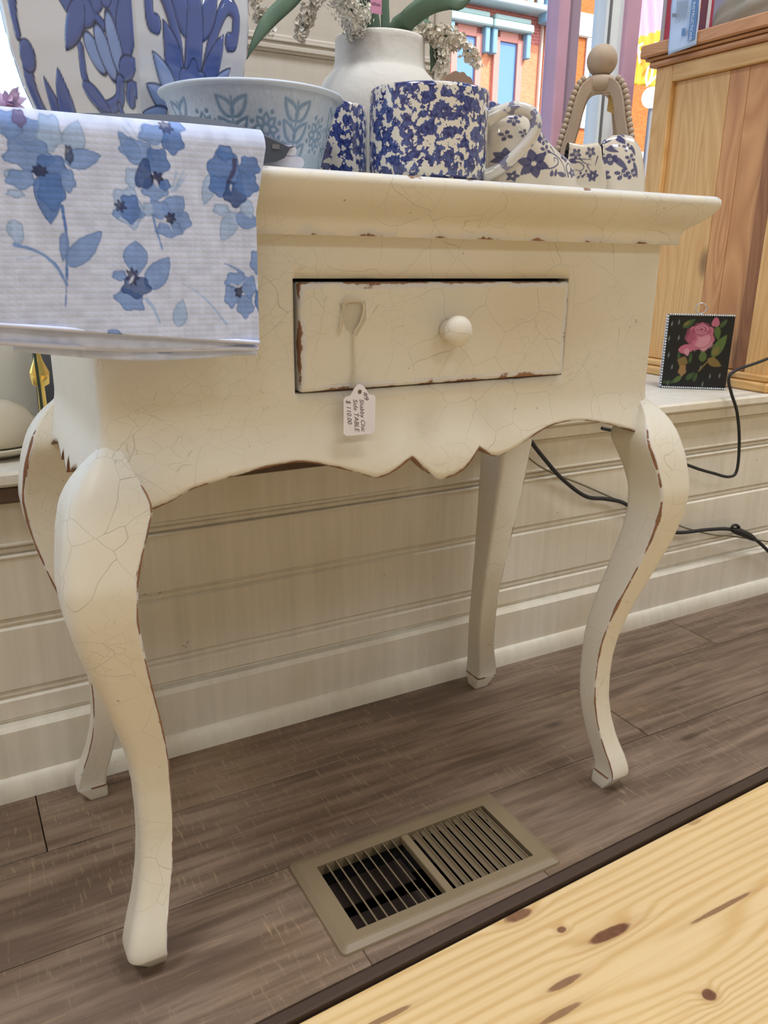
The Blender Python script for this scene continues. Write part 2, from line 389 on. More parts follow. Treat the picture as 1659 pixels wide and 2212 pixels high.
# --- floor of brown planks on a low step, edged with a strip
EDGE = lambda x: .5755+(x-.183)*(.0375/.8152)
fl = MB()
fl.box(XL, .318, .60, 1.20, -.06, -.009); fl.box(.566, XR, .64, 1.20, -.06, -.009); fl.box(.318, .566, .733, 1.20, -.06, -.009)
floor = struct('floor', fl, DARK, 'dark brown wood plank floor with rough saw marks and a low step')
ROWS = [(.92, 1.085), (.755, .92)]
def plank(x0, x1, y0, y1, cut=False):
    mb = MB(); g = .0006
    if cut:                                     # front row follows the slanting step edge
        b = .0008; top = [(x0+g, EDGE(x0)), (x1-g, EDGE(x1)), (x1-g, y1-g), (x0+g, y1-g)] if cut == 1 else cut
        cx = sum(p[0] for p in top)/len(top); cy = sum(p[1] for p in top)/len(top); n = len(top)
        ins = [(p[0]+(b if p[0] < cx else -b), p[1]+(b if p[1] < cy else -b)) for p in top]
        vs = [(*p, 0) for p in ins]+[(*p, -b) for p in top]+[(*p, -.009) for p in top]
        fs = [tuple(range(n))]+[(i, n+i, n+(i+1) % n, (i+1) % n) for i in range(n)]+[(n+i, 2*n+i, 2*n+(i+1) % n, n+(i+1) % n) for i in range(n)]
        mb.add(vs, fs)
    else: mb.box(x0+g, x1-g, y0+g, y1-g, -.009, 0, b=.0009)
    return obj('plank', mb, VINYL, floor)
for (y0, y1), js in zip(ROWS, ([-2.4, -1.17, .041, 1.26, 2.48, 4.2], [-2.6, -1.55, -.32, .9015, 2.12, 3.34, 4.2])):
    for a, b in zip(js[:-1], js[1:]): plank(a, b, y0, y1)
ox0, ox1, oy0, oy1 = .318, .566, .618, .733       # opening under the register
plank(XL, -.66, .0, .755, 1); plank(-.66, ox0, 0, .755, 1)
plank(ox0, ox1, oy1, .755); plank(ox0, ox1, 0, 0, [(ox0, EDGE(ox0)), (ox1, EDGE(ox1)), (ox1, oy0), (ox0, oy0)])
plank(ox1, 1.78, 0, .755, 1); plank(1.78, XR, 0, .755, 1)
mb = MB(); ang = math.atan(.0375/.8152)
mb.box(XL, XR, -.0135, 0, -.045, -.0005, b=.002)
for i, p in enumerate(mb.v):
    x, y, z = p; mb.v[i] = (x, EDGE(x)+y-.0008, z)
struct('trim_1', mb, BROWNT, 'dark brown edge strip along the front of the plank floor')
# --- pale pine boards in front
KN = []
for px, py, sx, sy, am, dk in [(1320, 2015, .030, .0065, 2.2, 1), (1118, 1978, .018, .007, 1.6, .9), (1213, 2008, .006, .0045, .8, .9), (1532, 2150, .0075, .0065, 1.6, 1.0),
                               (1222, 2122, .022, .004, .8, .8), (1210, 2190, .028, .0035, .6, .7), (1560, 1960, .05, .0028, .5, .75), (1500, 1775, .012, .005, .6, .35), (1455, 1785, .009, .004, .5, .3),
                               (1190, 1920, .007, .005, .6, .55), (1165, 1932, .006, .004, .5, .5), (1560, 2080, .11, .022, 5.0, 0), (1240, 1895, .01, .004, .3, .25), (830, 2200, .028, .003, .5, .7)]:
    p = atz(px, py, -.006); KN.append((p[0], p[1], sx, sy, am*.7, dk))
PINE = m_pine_floor(KN)
pf = struct('floor.001', MB().box(XL, XR, YF, .50, -.10, -.046), DARK, 'pale yellow knotty pine boards below the floor step')
bounds = [(None, .22), (.22, .05), (.05, -.3)] + [(-.3-.35*i, -.65-.35*i) for i in range(9)]
for a, b in bounds:
    mb = MB()
    if a is None:
        g = .017; x0, x1 = XL, XR; n = 6; vs = []
        for z, o in ((-.0455, 0), (-.008, 0), (-.006, .002)):
            vs += [(x0, b+.0004, z), (x1, b+.0004, z), (x1, EDGE(x1)-g-o, z), (x0, EDGE(x0)-g-o, z)]
        fs = [(8, 9, 10, 11)]+[(4*k+i, 4*k+(i+1) % 4, 4*k+4+(i+1) % 4, 4*k+4+i) for k in (0, 1) for i in range(4)]
        mb.add(vs, fs)
    else: mb.box(XL, XR, b+.0004, a-.0004, -.0455, -.006, b=.0008)
    obj('pine_board', mb, PINE, pf)
# --- knee wall of horizontal boards under the window
WY = 1.068
wb = struct('wall_back', MB().box(XL, XR, WY+.004, WY+.10, -.009, .43), WALL, 'cream painted low wall of horizontal beaded boards under the window ledge')
def wboard(z0, z1, y=WY, t=.012, b=.003, nm='board'):
    mb = MB().box(XL, XR, y, y+t, z0, z1, b=b); o = obj(nm, mb, WALL, wb)
    v = verts(o); attr(o, 'wear', np.where((v[:, 2] > z1-.004) | (v[:, 2] < z0+.004), .42, 0)); return o
for z0, z1 in ((.352, .412), (.2525, .341), (.150, .2415), (.108, .139)): wboard(z0, z1)
def half_round(z, y, r, nm='bead'):
    th = np.linspace(-math.pi/2, math.pi/2, 7); P = [[(x, y-r*math.cos(t), z+r*math.sin(t)) for t in th] for x in (XL, XR)]
    o = obj(nm, MB().grid(P), WALL, wb); attr(o, 'wear', np.zeros(len(o.data.vertices)))
for z in (.3465, .247, .1445): half_round(z, WY+.006, .0042)
half_round(.3385, WY+.001, .003); half_round(.355, WY+.001, .003)
wboard(.020, .104, WY-.014, .024, .006, 'base_board')
th = np.linspace(0, math.pi/2, 7)
o = obj('shoe_moulding', MB().grid([[(x, WY-.014-.012*math.cos(t), .031*math.sin(t)) for t in th] for x in (XL, XR)]), WALL, wb); attr(o, 'wear', np.full(len(o.data.vertices), .3))
# ledge
LZ = .455
ld = struct('trim_2', MB().box(XL, XR, 1.043, 1.66, .436, LZ, b=.004), WALL, 'cream painted deep window ledge above the board wall')
v = verts(ld); attr(ld, 'wear', np.where(v[:, 1] < 1.05, .40, 0))
o = struct('trim_3', MB().box(.60, XR, 1.052, 1.09, .414, .4355, b=.002), WALL, 'cream strip under the window ledge')
attr(o, 'wear', np.full(len(o.data.vertices), .3))
o = struct('trim_4', MB().box(XL, .5996, 1.050, 1.09, .414, .4355, b=.003), flat('bare_brown_wood', lin(88, 70, 56), .7, vscale=25, var=.35), 'bare dark brown strip under the window ledge')
# --- the rest of the shop, out of view
struct('wall_left', MB().box(XL-.1, XL, YF, 1.7, -.1, ZC), CREAMROOM); struct('wall_right', MB().box(XR, XR+.1, YF, 1.7, -.1, ZC), CREAMROOM)
struct('wall_front', MB().box(XL-.1, XR+.1, YF-.1, YF, -.1, ZC), CREAMROOM); struct('ceiling', MB().box(XL-.1, XR+.1, YF-.1, 1.75, ZC, ZC+.15), CEIL)
struct('wall_header', MB().box(XL, XR, 1.60, 1.75, 2.25, ZC), CREAMROOM); struct('wall_outer', MB().box(XL, XR, 1.66, 1.75, -.1, .455), CREAMROOM)
LAMP = m_emit('lamp_diffuser', (1.0, .97, .9), 1.2)
for i, (lx, ly, k) in enumerate([(-.9, .30, 1.45), (1.0, .30, 1.25), (2.8, .30, .9), (-.9, -1.9, .58), (1.0, -1.9, .58), (2.8, -1.9, .4)]):
    t = thing('ceiling_light', 'white square ceiling light panel '+('near the window, ' if ly > 0 else 'deep in the shop, ')+{-.9: 'by the bare wall', 1.0: 'between two other panels', 2.8: 'on the pine cabinet side'}[lx], 'ceiling light', (lx, ly, ZC), 'ceiling light panels')
    obj('housing', MB().box(lx-.33, lx+.33, ly-.33, ly+.33, ZC-.05, ZC, b=.004), CEIL, t)
    obj('diffuser', MB().box(lx-.29, lx+.29, ly-.29, ly+.29, ZC-.056, ZC-.0505), LAMP, t)
    L = bpy.data.lights.new('panel_lamp', 'AREA'); L.shape = 'SQUARE'; L.size = .56; L.energy = LAMP_POWER*k; L.color = (.90, .95, 1.0)
    lo = link(bpy.data.objects.new('panel_lamp', L)); lo.location = (lx, ly, ZC-.06); par(lo, t)

# ================================================================== WINDOW AND STREET
PURP = flat('mauve_frame_paint', lin(196, 156, 178), .5, vscale=12, var=.12); WHITEF = flat('white_frame_paint', lin(224, 234, 238), .45)
GREYF = flat('grey_gasket', lin(110, 112, 116), .6)
win = thing('window_1', 'shop window with mauve and white frame posts looking onto the street', None, (0, 1.62, LZ), kind='structure')
def post(pa, pb, Y, d, mat, nm):
    x0, x1 = at(pa, 300, Y)[0], at(pb, 300, Y)[0]; o = obj(nm, MB().box(x0, x1, Y, Y+d, LZ, 2.25, b=.004), mat, win); return x0, x1
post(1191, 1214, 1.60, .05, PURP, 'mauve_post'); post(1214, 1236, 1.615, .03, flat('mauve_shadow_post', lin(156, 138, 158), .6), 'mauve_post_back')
a0, a1 = post(1289, 1331, 1.60, .05, WHITEF, 'white_post')
xg = at(1294, 300, 1.598)[0]; obj('gasket', MB().box(xg, xg+.006, 1.597, 1.6005, LZ, 2.25), GREYF, win)
b0, b1 = post(1332, 1361, 1.585, .05, PURP, 'corner_post')
obj('bottom_rail', MB().box(XL, XR, 1.61, 1.65, LZ, LZ+.04, b=.003), WHITEF, win)
xm = at(1215, 300, 1.63)[0]
for x0, x1 in ((XL, xm-.002), (xm+.002, a1), (a1+.004, XR)): obj('pane', MB().box(x0, x1, 1.632, 1.637, LZ+.04, 2.25), GLASS, win)
# backdrop panel behind the vase
PY = 1.42
PAN = NT('linen_beige_panel'); st = PAN.noise(1, 4, .6, v=PAN.mapv((90, 90, 8))); st2 = PAN.noise(1, 4, .6, v=PAN.mapv((8, 8, 110)))
PAN.base(PAN.mix(PAN.math('MULTIPLY', PAN.math('ADD', st, st2), .5), lin(176, 169, 159), lin(202, 196, 187))); PAN.rough(.8); PAN.bump(st, .2, .001); PAN = PAN.m
px1 = at(972, 60, PY)[0]; px0 = at(150, 100, PY)[0]
t = thing('backdrop_panel', 'beige linen textured backdrop panel with a horizontal moulding behind the white vase', 'panel', (.5, PY, LZ))
zr = at(640, 100, PY)[2]
obj('lower_sheet', MB().box(px0, px1-.035, PY, PY+.02, LZ, zr-.014), PAN, t); obj('upper_sheet', MB().box(px0, px1-.035, PY, PY+.02, zr+.014, 2.2), PAN, t)
obj('rail', MB().box(px0, px1-.035, PY-.006, PY+.02, zr-.0135, zr+.0135, b=.003).box(px0, px1-.035, PY-.009, PY-.0061, zr-.010, zr-.003, b=.001).box(px0, px1-.035, PY-.009, PY-.0061, zr+.002, zr+.006, b=.001), PAN, t)
obj('edge_post', MB().box(px1-.034, px1, PY-.008, PY+.025, LZ, 2.2, b=.003), PAN, t)

# street, pavement and the two brick buildings across it
struct('street', MB().box(-60, 120, 1.8, 90, -.4, -.3), flat('asphalt', lin(120, 118, 116), .9), 'grey street outside the window')
BR1 = m_brick('orange_brick', lin(228, 152, 112), lin(212, 130, 94), lin(222, 182, 156), 3.2)
BR2 = m_brick('deep_orange_brick', lin(214, 116, 56), lin(190, 94, 44), lin(206, 150, 110), 3.0)
SHADEB = m_brick('shaded_pink_basket_brick', lin(206, 120, 112), lin(190, 100, 96), lin(232, 196, 190), 1.7)  # basket brick, its pink tone paints in the shade on the upper facade
TEAL = flat('pale_teal_stone', lin(178, 204, 200), .7); CORN = flat('pale_blue_cornice', lin(196, 220, 228), .7); BLUEG = flat('sky_blue_window_glass', lin(108, 150, 214), .15, var=.03)
PINKT = flat('salmon_trim', lin(216, 148, 136), .7); STONE = flat('rough_pale_stone', lin(206, 198, 184), .9, vscale=8, var=.25); BLUEP = flat('blue_bracket_paint', lin(132, 174, 200), .7)
FY = 30.0
def fx(px, py, Y=FY): return at(px, py, Y)[0]
def fz(px, py, Y=FY): return at(px, py, Y)[2]
bA = thing('brick_building', 'orange brick building with teal window hoods and a pale blue balustrade cornice', 'building', (18, FY, -.3))
xr = fx(1176, 150); xl = fx(540, 100)
obj('facade', MB().box(xl, xr, FY, FY+8, -.3, fz(1060, 80)), BR1, bA)
z2 = fz(1060, 80); z3 = fz(1060, 18)
obj('basket_brick_band', MB().box(xl, xr, FY-.02, FY+8, z2+.001, z3), SHADEB, bA)
obj('corner_pier', MB().box(xr-.22, xr, FY-.18, FY-.021, -.3, z3), BR1, bA)
obj('downpipe', MB().box(xr-.36, xr-.26, FY-.14, FY-.021, -.3, z3), flat('pale_pipe', lin(236, 214, 196), .6), bA)
obj('cornice', MB().box(xl, xr, FY-.9, FY+8, z3, z3+.22, b=.04), CORN, bA)
obj('cornice_top', MB().box(xl, xr, FY-1.1, FY+8, z3+1.35, z3+1.7, b=.05), CORN, bA)
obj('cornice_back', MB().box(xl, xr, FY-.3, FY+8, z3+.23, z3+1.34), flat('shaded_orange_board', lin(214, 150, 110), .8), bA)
k = 0; x = xr
while x > xl+1:
    if k % 7 == 0: obj('bracket', MB().box(x-.75, x, FY-.85, FY-.31, z3-.35 if k % 14 == 0 else z3+.221, z3+1.34, b=.03), BLUEP, bA); x -= .85
    else: obj('baluster', MB().box(x-.30, x, FY-.8, FY-.62, z3+.221, z3+1.34, b=.06), CORN, bA); x -= .5
    k += 1
wz0 = 2.6
dx = fx(1092, 150)-fx(1002, 150)
xw = fx(1092, 150)
for i in range(0, 5):
    cx = xw-i*dx
    zt = fz(1092, 92)
    w = obj('window', MB().box(cx-.44, cx+.44, FY-.05, FY-.021, wz0, zt, b=.01), BLUEG, bA)
    obj('jamb', MB().box(cx-.72, cx-.45, FY-.16, FY-.021, wz0, zt+.12), PINKT, bA); obj('jamb', MB().box(cx+.45, cx+.72, FY-.16, FY-.021, wz0, zt+.12), PINKT, bA)
    obj('head', MB().box(cx-.45, cx+.45, FY-.14, FY-.021, zt+.001, zt+.35), PINKT, bA)
    hd = obj('hood', MB().box(cx-1.0, cx+1.0, FY-.5, FY-.022, zt+.36, zt+.66, b=.05).box(cx-.9, cx+.9, FY-.4, FY-.022, zt+.66, zt+.86, b=.04), TEAL, bA)
    for s in (-1, 1): obj('hood_bracket', MB().box(cx+s*.84-.11, cx+s*.84+.11, FY-.38, FY-.022, zt-.55, zt+.355, b=.03), BLUEP, hd)
GY = 29.4
bB = thing('brick_building.001', 'deep orange brick building with a rough stone band and a white framed window', 'building', (30, GY, -.3))
gx0, gx1 = xr+.05, 60
obj('facade', MB().box(gx0, gx1, GY, GY+9, -.3, 22), BR2, bB)
zb = fz(1230, 50, GY)
obj('stone_band', MB().box(gx0-.02, gx1, GY-.15, GY-.001, zb-.45, zb+.45, b=.05), STONE, bB)
zb2 = fz(1270, 330, GY); obj('stone_sill_band', MB().box(gx0-.02, gx1, GY-.15, GY-.001, zb2-.5, zb2+.25, b=.05), STONE, bB)
for k in range(5):
    cx = fx(1290, 150, GY)+k*4.2+.4; zt = fz(1280, 75, GY); z0 = fz(1280, 270, GY)
    w = obj('window', MB().box(cx-1.15, cx+1.15, GY-.12, GY-.001, z0-.2, zt+.15, b=.03), WHITEF, bB)
    obj('pane', MB().box(cx-.9, cx-.03, GY-.125, GY-.121, z0, zt-.1), BLUEG, w); obj('pane', MB().box(cx+.03, cx+.9, GY-.125, GY-.121, z0, zt-.1), BLUEG, w)
# street banner and globe lamp
BY = 6.0
bx0, bx1 = at(1375, 100, BY)[0], at(1475, 100, BY)[0]; bz0, bz1 = at(1420, 190, BY)[2], at(1420, -60, BY)[2]
t = thing('street_banner', 'pink and orange street banner with white script lettering', 'banner', ((bx0+bx1)/2, BY, -.3))
n = 24; m = 30; P = []
for i in range(m+1):
    z = bz0+(bz1-bz0)*i/m; P.append([(bx0+(bx1-bx0)*j/n, BY+.012*math.sin(j*.6)+.01*math.sin(j*1.5+i*.4), z) for j in range(n+1)])
ban = obj('cloth', MB().grid(P, smooth=True), m_vprint('banner_print', .6), t, fix=False)
v = verts(ban); U = (v[:, 0]-bx0)/(bx1-bx0); V = (v[:, 2]-bz0)/(bz1-bz0); zz = .42+.22*U
c = np.where((V > zz)[:, None], np.array(lin(236, 160, 226)), np.array(lin(255, 168, 40))*(1-.0*V[:, None])); c = np.where(((V < zz-.38))[:, None], np.array(lin(255, 206, 60)), c); vcol(ban, c)
sd = ban.modifiers.new('thick', 'SOLIDIFY'); sd.thickness = .004
WL = m_emit('glowing_white_banner_ink', (1, 1, .96), .35)  # white lettering with an added glow, brighter than plain ink
tm = text_mesh('From', .21, .15, .003); a = at(1372, 140, BY); xform(tm, Matrix.Translation((a[0], BY-.03, a[2])) @ Matrix.Rotation(-.0, 4, 'Y') @ Matrix.Rotation(math.radians(-26), 4, 'Y') @ Matrix.Rotation(math.pi/2, 4, 'X')); obj('lettering', tm, WL, t)
lp = [at(px, py, BY)+np.array([0, -.03, 0]) for px, py in [(1393, 188), (1390, 170), (1395, 148), (1403, 148), (1402, 165), (1396, 182), (1400, 178), (1412, 166), (1425, 154), (1438, 146)]]
obj('script_stroke', MB().tube(smooth_path(lp, 40), .011, 6), WL, t)
obj('pole', MB().tube([(bx1+.03, BY+.05, -.3), (bx1+.03, BY+.05, 3.5)], .04, 12), flat('pole_paint', lin(70, 70, 74), .5), t)
g = at(1408, 211, 5.6)
t = thing('globe_lamp', 'white round globe lamp glowing below the street banner', 'lamp', (g[0], g[1], -.3))
pr = [(.001, -.085)]+[(.085*math.sin(a), -.085*math.cos(a)) for a in np.linspace(.2, math.pi-.15, 14)]
obj('globe', MB().lathe(pr, g, 28), m_emit('white_globe', (1, 1, .97), 1.6), t); obj('stem', MB().tube([(g[0], g[1], -.3), (g[0], g[1], g[2]-.084)], .02, 10), GREYF, t)

# ================================================================== SIDE TABLE
X0, X1, Y0, Y1 = .115, .755, .697, .990
ZT, ZLIP = .7794, .7275
table = thing('side_table', 'cream crackle painted side table with curved legs and one small drawer', 'table', ((X0+X1)/2, (Y0+Y1)/2, 0))
# top with moulded edge: offsets swept round a rectangle with small corner radius
prof = [(-.10, ZT), (.030, ZT), (.0385, ZT-.0008), (.0418, ZT-.0035), (.0428, ZT-.0075), (.0420, ZT-.0115), (.0385, ZT-.0175), (.033, ZT-.0235), (.026, ZT-.0290), (.0195, ZT-.033), (.0165, ZT-.035),
        (.0155, ZT-.0365), (.014, ZT-.040), (.0125, ZT-.042), (.0122, ZLIP+.0005), (.0115, ZLIP), (-.02, ZLIP)]
def rect_ring(off, z, r, nc=6, ns=28):
    x0, x1, y0, y1 = X0-off, X1+off, Y0-off, Y1+off; r = max(.001, r); pts = []
    def side(a, b):
        for k in range(ns): pts.append(np.array(a)+(np.array(b)-np.array(a))*k/ns)
    def corner(cx, cy, a0):
        for k in range(nc): th = a0+math.pi/2*k/nc; pts.append(np.array([cx+r*math.cos(th), cy+r*math.sin(th)]))
    side((x0+r, y0), (x1-r, y0)); corner(x1-r, y0+r, -math.pi/2); side((x1, y0+r), (x1, y1-r)); corner(x1-r, y1-r, 0)
    side((x1-r, y1), (x0+r, y1)); corner(x0+r, y1-r, math.pi/2); side((x0, y1-r), (x0, y0+r)); corner(x0+r, y0+r, math.pi)
    return [(p[0], p[1], z) for p in pts]
mb = MB(); P = [rect_ring(o, z, .004+max(0, o)*.22) for o, z in prof]
nr = len(P[0]); mb.grid(np.array(P), closev=True, smooth=True)
mb.f.append(tuple(range(nr))); mb.sm.append(False); mb.mi.append(0); L = len(prof)-1
mb.f.append(tuple(L*nr+i for i in range(nr))[::-1]); mb.sm.append(False); mb.mi.append(0)
top = obj('table_top', mb, PAINT, table)
wv = [0, .1, .52, .50, .3, .18, .12, 0, 0, .05, .3, .1, 0, .35, .55, .45, 0]
attr(top, 'wear', np.repeat(wv, nr))

# apron: rounded-corner wall with flared, scalloped lower edge; hole for the drawer
SX = [X0, .135, .1646, .188, .2494, .2959, .3452, .3723, .3925, .4151, .4312, .4488, .4778, .4982, .5166, .5382, .5693, .6013, .6422, .6936, .7414, X1]
SZ = [.492, .493, .501, .5108, .5208, .5223, .5084, .4986, .503, .5151, .500, .488, .4947, .5164, .5058, .5088, .5214, .5316, .5335, .5236, .507, .497]
_seg = [smooth_path([(a, b, 0) for a, b in zip(SX[i:j+1], SZ[i:j+1])], 12*(j-i)) for i, j in ((0, 9), (9, 13), (13, 21))]
_sg = np.vstack(_seg); _o = np.argsort(_sg[:, 0], kind='stable'); _sg = _sg[_o]
def scal_front(x): return np.interp(x, _sg[:, 0], _sg[:, 1])
def scal_side(y):
    u = (y-Y0)/(Y1-Y0); return np.interp(u, [0, .12, .22, .30, .36, .40, .44, .5, .56, .60, .64, .70, .78, .88, 1], [.493, .503, .514, .517, .511, .503, .519, .494, .519, .503, .511, .517, .514, .503, .493])
def flare(z): 
    t = np.clip((.565-z)/.06, 0, 1); return .013*t*t*(3-2*t)
DX0, DX1, DZ0, DZ1 = .2915, .6142, .5865, .6905
xs = sorted(set(np.round(np.concatenate([np.linspace(X0+.012, X1-.012, 130), [DX0, DX1], SX[2:-1]]), 5)))
rc = .012; path = []                                        # (x, y, nx, ny, kind)
for x in xs: path.append((x, Y0, 0, -1, 'f'))
for a in np.linspace(-math.pi/2, 0, 7)[1:-1]: path.append((X1-rc+rc*math.cos(a), Y0+rc+rc*math.sin(a), math.cos(a), math.sin(a), 's'))
for y in np.linspace(Y0+rc, Y1-rc, 44): path.append((X1, y, 1, 0, 's'))
for x in np.linspace(X1-rc, X0+rc, 24): path.append((x, Y1, 0, 1, 'b'))
for y in np.linspace(Y1-rc, Y0+rc, 44): path.append((X0, y, -1, 0, 's'))
for a in np.linspace(math.pi, 1.5*math.pi, 7)[1:-1]: path.append((X0+rc+rc*math.cos(a), Y0+rc+rc*math.sin(a), math.cos(a), math.sin(a), 's'))
zup = [.735, .72, .705, DZ1, .665, .64, .615, DZ0, .576]; nlow = 12
Po = []; Pi = []; WE = []; TH = .018
for (x, y, nx, ny, k) in path:
    zb = float(scal_front(x)) if k == 'f' else (float(scal_side(y)) if k == 's' else .53)
    zs = zup+[.576+(zb-.576)*(j+1)/nlow for j in range(nlow)]
    Po.append([(x+nx*flare(z), y+ny*flare(z), z) for z in zs]); Pi.append([(x+nx*(flare(z)-TH), y+ny*(flare(z)-TH), z) for z in zs])
    WE.append([0]*len(zup)+[0]*(nlow-2)+[.30, .66])
Po = np.array(Po); Pi = np.array(Pi); n, m = Po.shape[:2]
mb = MB(); mb.add(np.vstack([Po.reshape(-1, 3), Pi.reshape(-1, 3)]), [])
i0, i1 = xs.index(round(DX0, 5)), xs.index(round(DX1, 5)); j0, j1 = 3, 7
for i in range(n):
    i2 = (i+1) % n
    for j in range(m-1):
        if i0 <= i < i1 and j0 <= j < j1: continue
        mb.f += [(i*m+j, i*m+j+1, i2*m+j+1, i2*m+j), (n*m+i*m+j, n*m+i2*m+j, n*m+i2*m+j+1, n*m+i*m+j+1)]; mb.sm += [True, True]; mb.mi += [0, 0]
    mb.f.append((i*m+m-1, n*m+i*m+m-1, n*m+i2*m+m-1, i2*m+m-1)); mb.sm.append(False); mb.mi.append(0)
for (a, b) in [((i0, j), (i0, j+1)) for j in range(j0, j1)]+[((i1, j), (i1, j+1)) for j in range(j0, j1)]+[((i, j0), (i+1, j0)) for i in range(i0, i1)]+[((i, j1), (i+1, j1)) for i in range(i0, i1)]:
    q = [a[0]*m+a[1], b[0]*m+b[1]]; mb.f.append((q[0], q[1], q[1]+n*m, q[0]+n*m)); mb.sm.append(False); mb.mi.append(0)
apron = obj('apron', mb, PAINT, table)
w = np.array(WE); w[i0:i1+1, j0:j1+1] = np.maximum(w[i0:i1+1, j0:j1+1], .5)
w2 = np.zeros_like(w); w2[:, -1] = .66
attr(apron, 'wear', np.concatenate([w.ravel(), w2.ravel()]))
obj('drawer_cavity', MB().box(DX0-.01, DX1+.01, Y0+.019, Y0+.022, DZ0-.01, DZ1+.01), DARK, table)
# drawer
dr = thing('drawer', None, None, ((DX0+DX1)/2, Y0, .64)); par(dr, table); dr.location = dr['_loc']
a0, a1, c0, c1 = DX0+.0042, DX1-.0016, DZ0+.0012, DZ1-.0032
P = []; W = []
for ins, yy, ww_ in ((0, Y0+.016, .3), (0, Y0-.0008, .62), (.0005, Y0-.0028, .62), (.0016, Y0-.0039, .56), (.0036, Y0-.0045, .52), (.0058, Y0-.0045, .50), (.0072, Y0-.0045, .40), (.0082, Y0-.0045, 0)):
    r_ = max(.0006, .003-ins*.2); row = []
    for cx_, cz_, an in ((a1-ins-r_, c1-ins-r_, 0), (a0+ins+r_, c1-ins-r_, 90), (a0+ins+r_, c0+ins+r_, 180), (a1-ins-r_, c0+ins+r_, 270)):
        for q in np.linspace(0, 90, 5): row.append((cx_+r_*math.cos(math.radians(an+q)), yy, cz_+r_*math.sin(math.radians(an+q))))
    P.append(row); W += [ww_]*20
mb = MB(); mb.grid(np.array(P), closev=True, smooth=False); mb.f += [tuple(range(20)), tuple(7*20+q for q in range(20))]; mb.sm += [False]*2; mb.mi += [0]*2
df = obj('drawer_front', mb, PAINT, dr); attr(df, 'wear', W)
kp = at(985, 715, Y0-.02)
prk = [(.0, 0), (.010, 0), (.0105, .003), (.0085, .006), (.0085, .009), (.0125, .012), (.0150, .017), (.0150, .022), (.0120, .0265), (.006, .029), (.0, .0295)]
mb = MB(); mb.lathe([(r, z) for r, z in prk], (0, 0, 0), 28)
mb.v = [(kp[0]+x, Y0-.0045-z, kp[2]+y) for x, y, z in mb.v]
ko = obj('knob', mb, PAINT, dr); v = verts(ko); attr(ko, 'wear', np.clip(1-np.hypot(v[:, 0]-kp[0]-.004, v[:, 2]-kp[2]-.002)/.016, 0, 1)*.55*(v[:, 1] < Y0-.02))
# legs
LEG = np.array([(0, .009, .022), (.003, .011, .025), (.021, .0235, .0370), (.0235, .0250, .0380), (.031, .0250, .0378), (.05, .0195, .036), (.065, .014, .0345), (.08, .009, .033), (.11, .002, .032), (.14, -.002, .032), (.17, -.003, .0325), (.20, -.0025, .033), (.23, .001, .036),
                (.26, .007, .039), (.29, .015, .0425), (.32, .024, .046), (.35, .033, .050), (.38, .041, .053), (.41, .047, .056), (.44, .0495, .060), (.465, .046, .063), (.485, .0425, .067), (.50, .038, .068), (.51, .0345, .065), (.52, .029, .056), (.53, .022, .044), (.54, .0125, .031), (.548, .003, .019), (.555, -.004, .010)])
def leg(sx, sy):
    cx, cy = (X1 if sx > 0 else X0), (Y1 if sy > 0 else Y0); P = []; W = []
    zs = np.concatenate([[0, .001, .003, .009, .015, .0195, .021, .0222, .0235, .0248, .028, .034, .042, .05], np.linspace(.06, .555, 64)])
    for z in zs:
        e = float(np.interp(z, LEG[:, 0], LEG[:, 1])); w = float(np.interp(z, LEG[:, 0], LEG[:, 2]))
        if sy > 0: e2 = e*.72+.022*max(0, 1-z/.25); ex, ey = e, min(e2, .04)
        else: ex = ey = e
        ring = []; wr = []
        # corner order: outer O, side A (front, inner), inner I, side B
        cor = [(ex, ey, .34*w), (ex-w, ey, .07*w), (ex-w, ey-w, .12*w), (ex, ey-w, .07*w)]
        dirs = [(1, 1, 0), (-1, 1, 90), (-1, -1, 180), (1, -1, 270)]
        for (ox, oy, r), (dx_, dy_, a0) in zip(cor, dirs):
            for k, a in enumerate(np.linspace(0, 90, 7)):
                th = math.radians(a0+a); ring.append((ox-dx_*r+r*math.cos(th), oy-dy_*r+r*math.sin(th)))
                wr.append((.64 if k in (2, 3, 4) else .5) if a0 in (90, 270) and z < .53 else (.0))
        R2 = []; W2 = []; nq = len(ring)
        for q in range(nq):
            R2.append(ring[q]); W2.append(wr[q])
            if q % 7 == 6:
                a_, b_ = ring[q], ring[(q+1) % nq]
                for fz_ in (.06, .5, .94): R2.append((a_[0]+(b_[0]-a_[0])*fz_, a_[1]+(b_[1]-a_[1])*fz_)); W2.append(0 if fz_ == .5 else .25*(wr[q] if fz_ < .5 else wr[(q+1) % nq]))
        ring, wr = R2, W2
        if .0205 < z < .0245: wr = [max(q, .60) for q in wr]
        elif z < .0205: wr = [max(q*.6, .30) for q in wr]
        P.append([(cx+sx*q[0], cy+sy*q[1], z) for q in ring]); W.append(wr)
    mb = MB(); nn = len(P[0]); mb.grid(np.array(P), closev=True, smooth=True)
    mb.f.append(tuple(range(nn))); mb.sm.append(False); mb.mi.append(0); L = len(P)-1
    mb.f.append(tuple(L*nn+i for i in range(nn))); mb.sm.append(False); mb.mi.append(0)
    o = obj('leg', mb, PAINT, table); attr(o, 'wear', np.array(W).ravel())
    return o
for sx in (-1, 1):
    for sy in (-1, 1): leg(sx, sy)

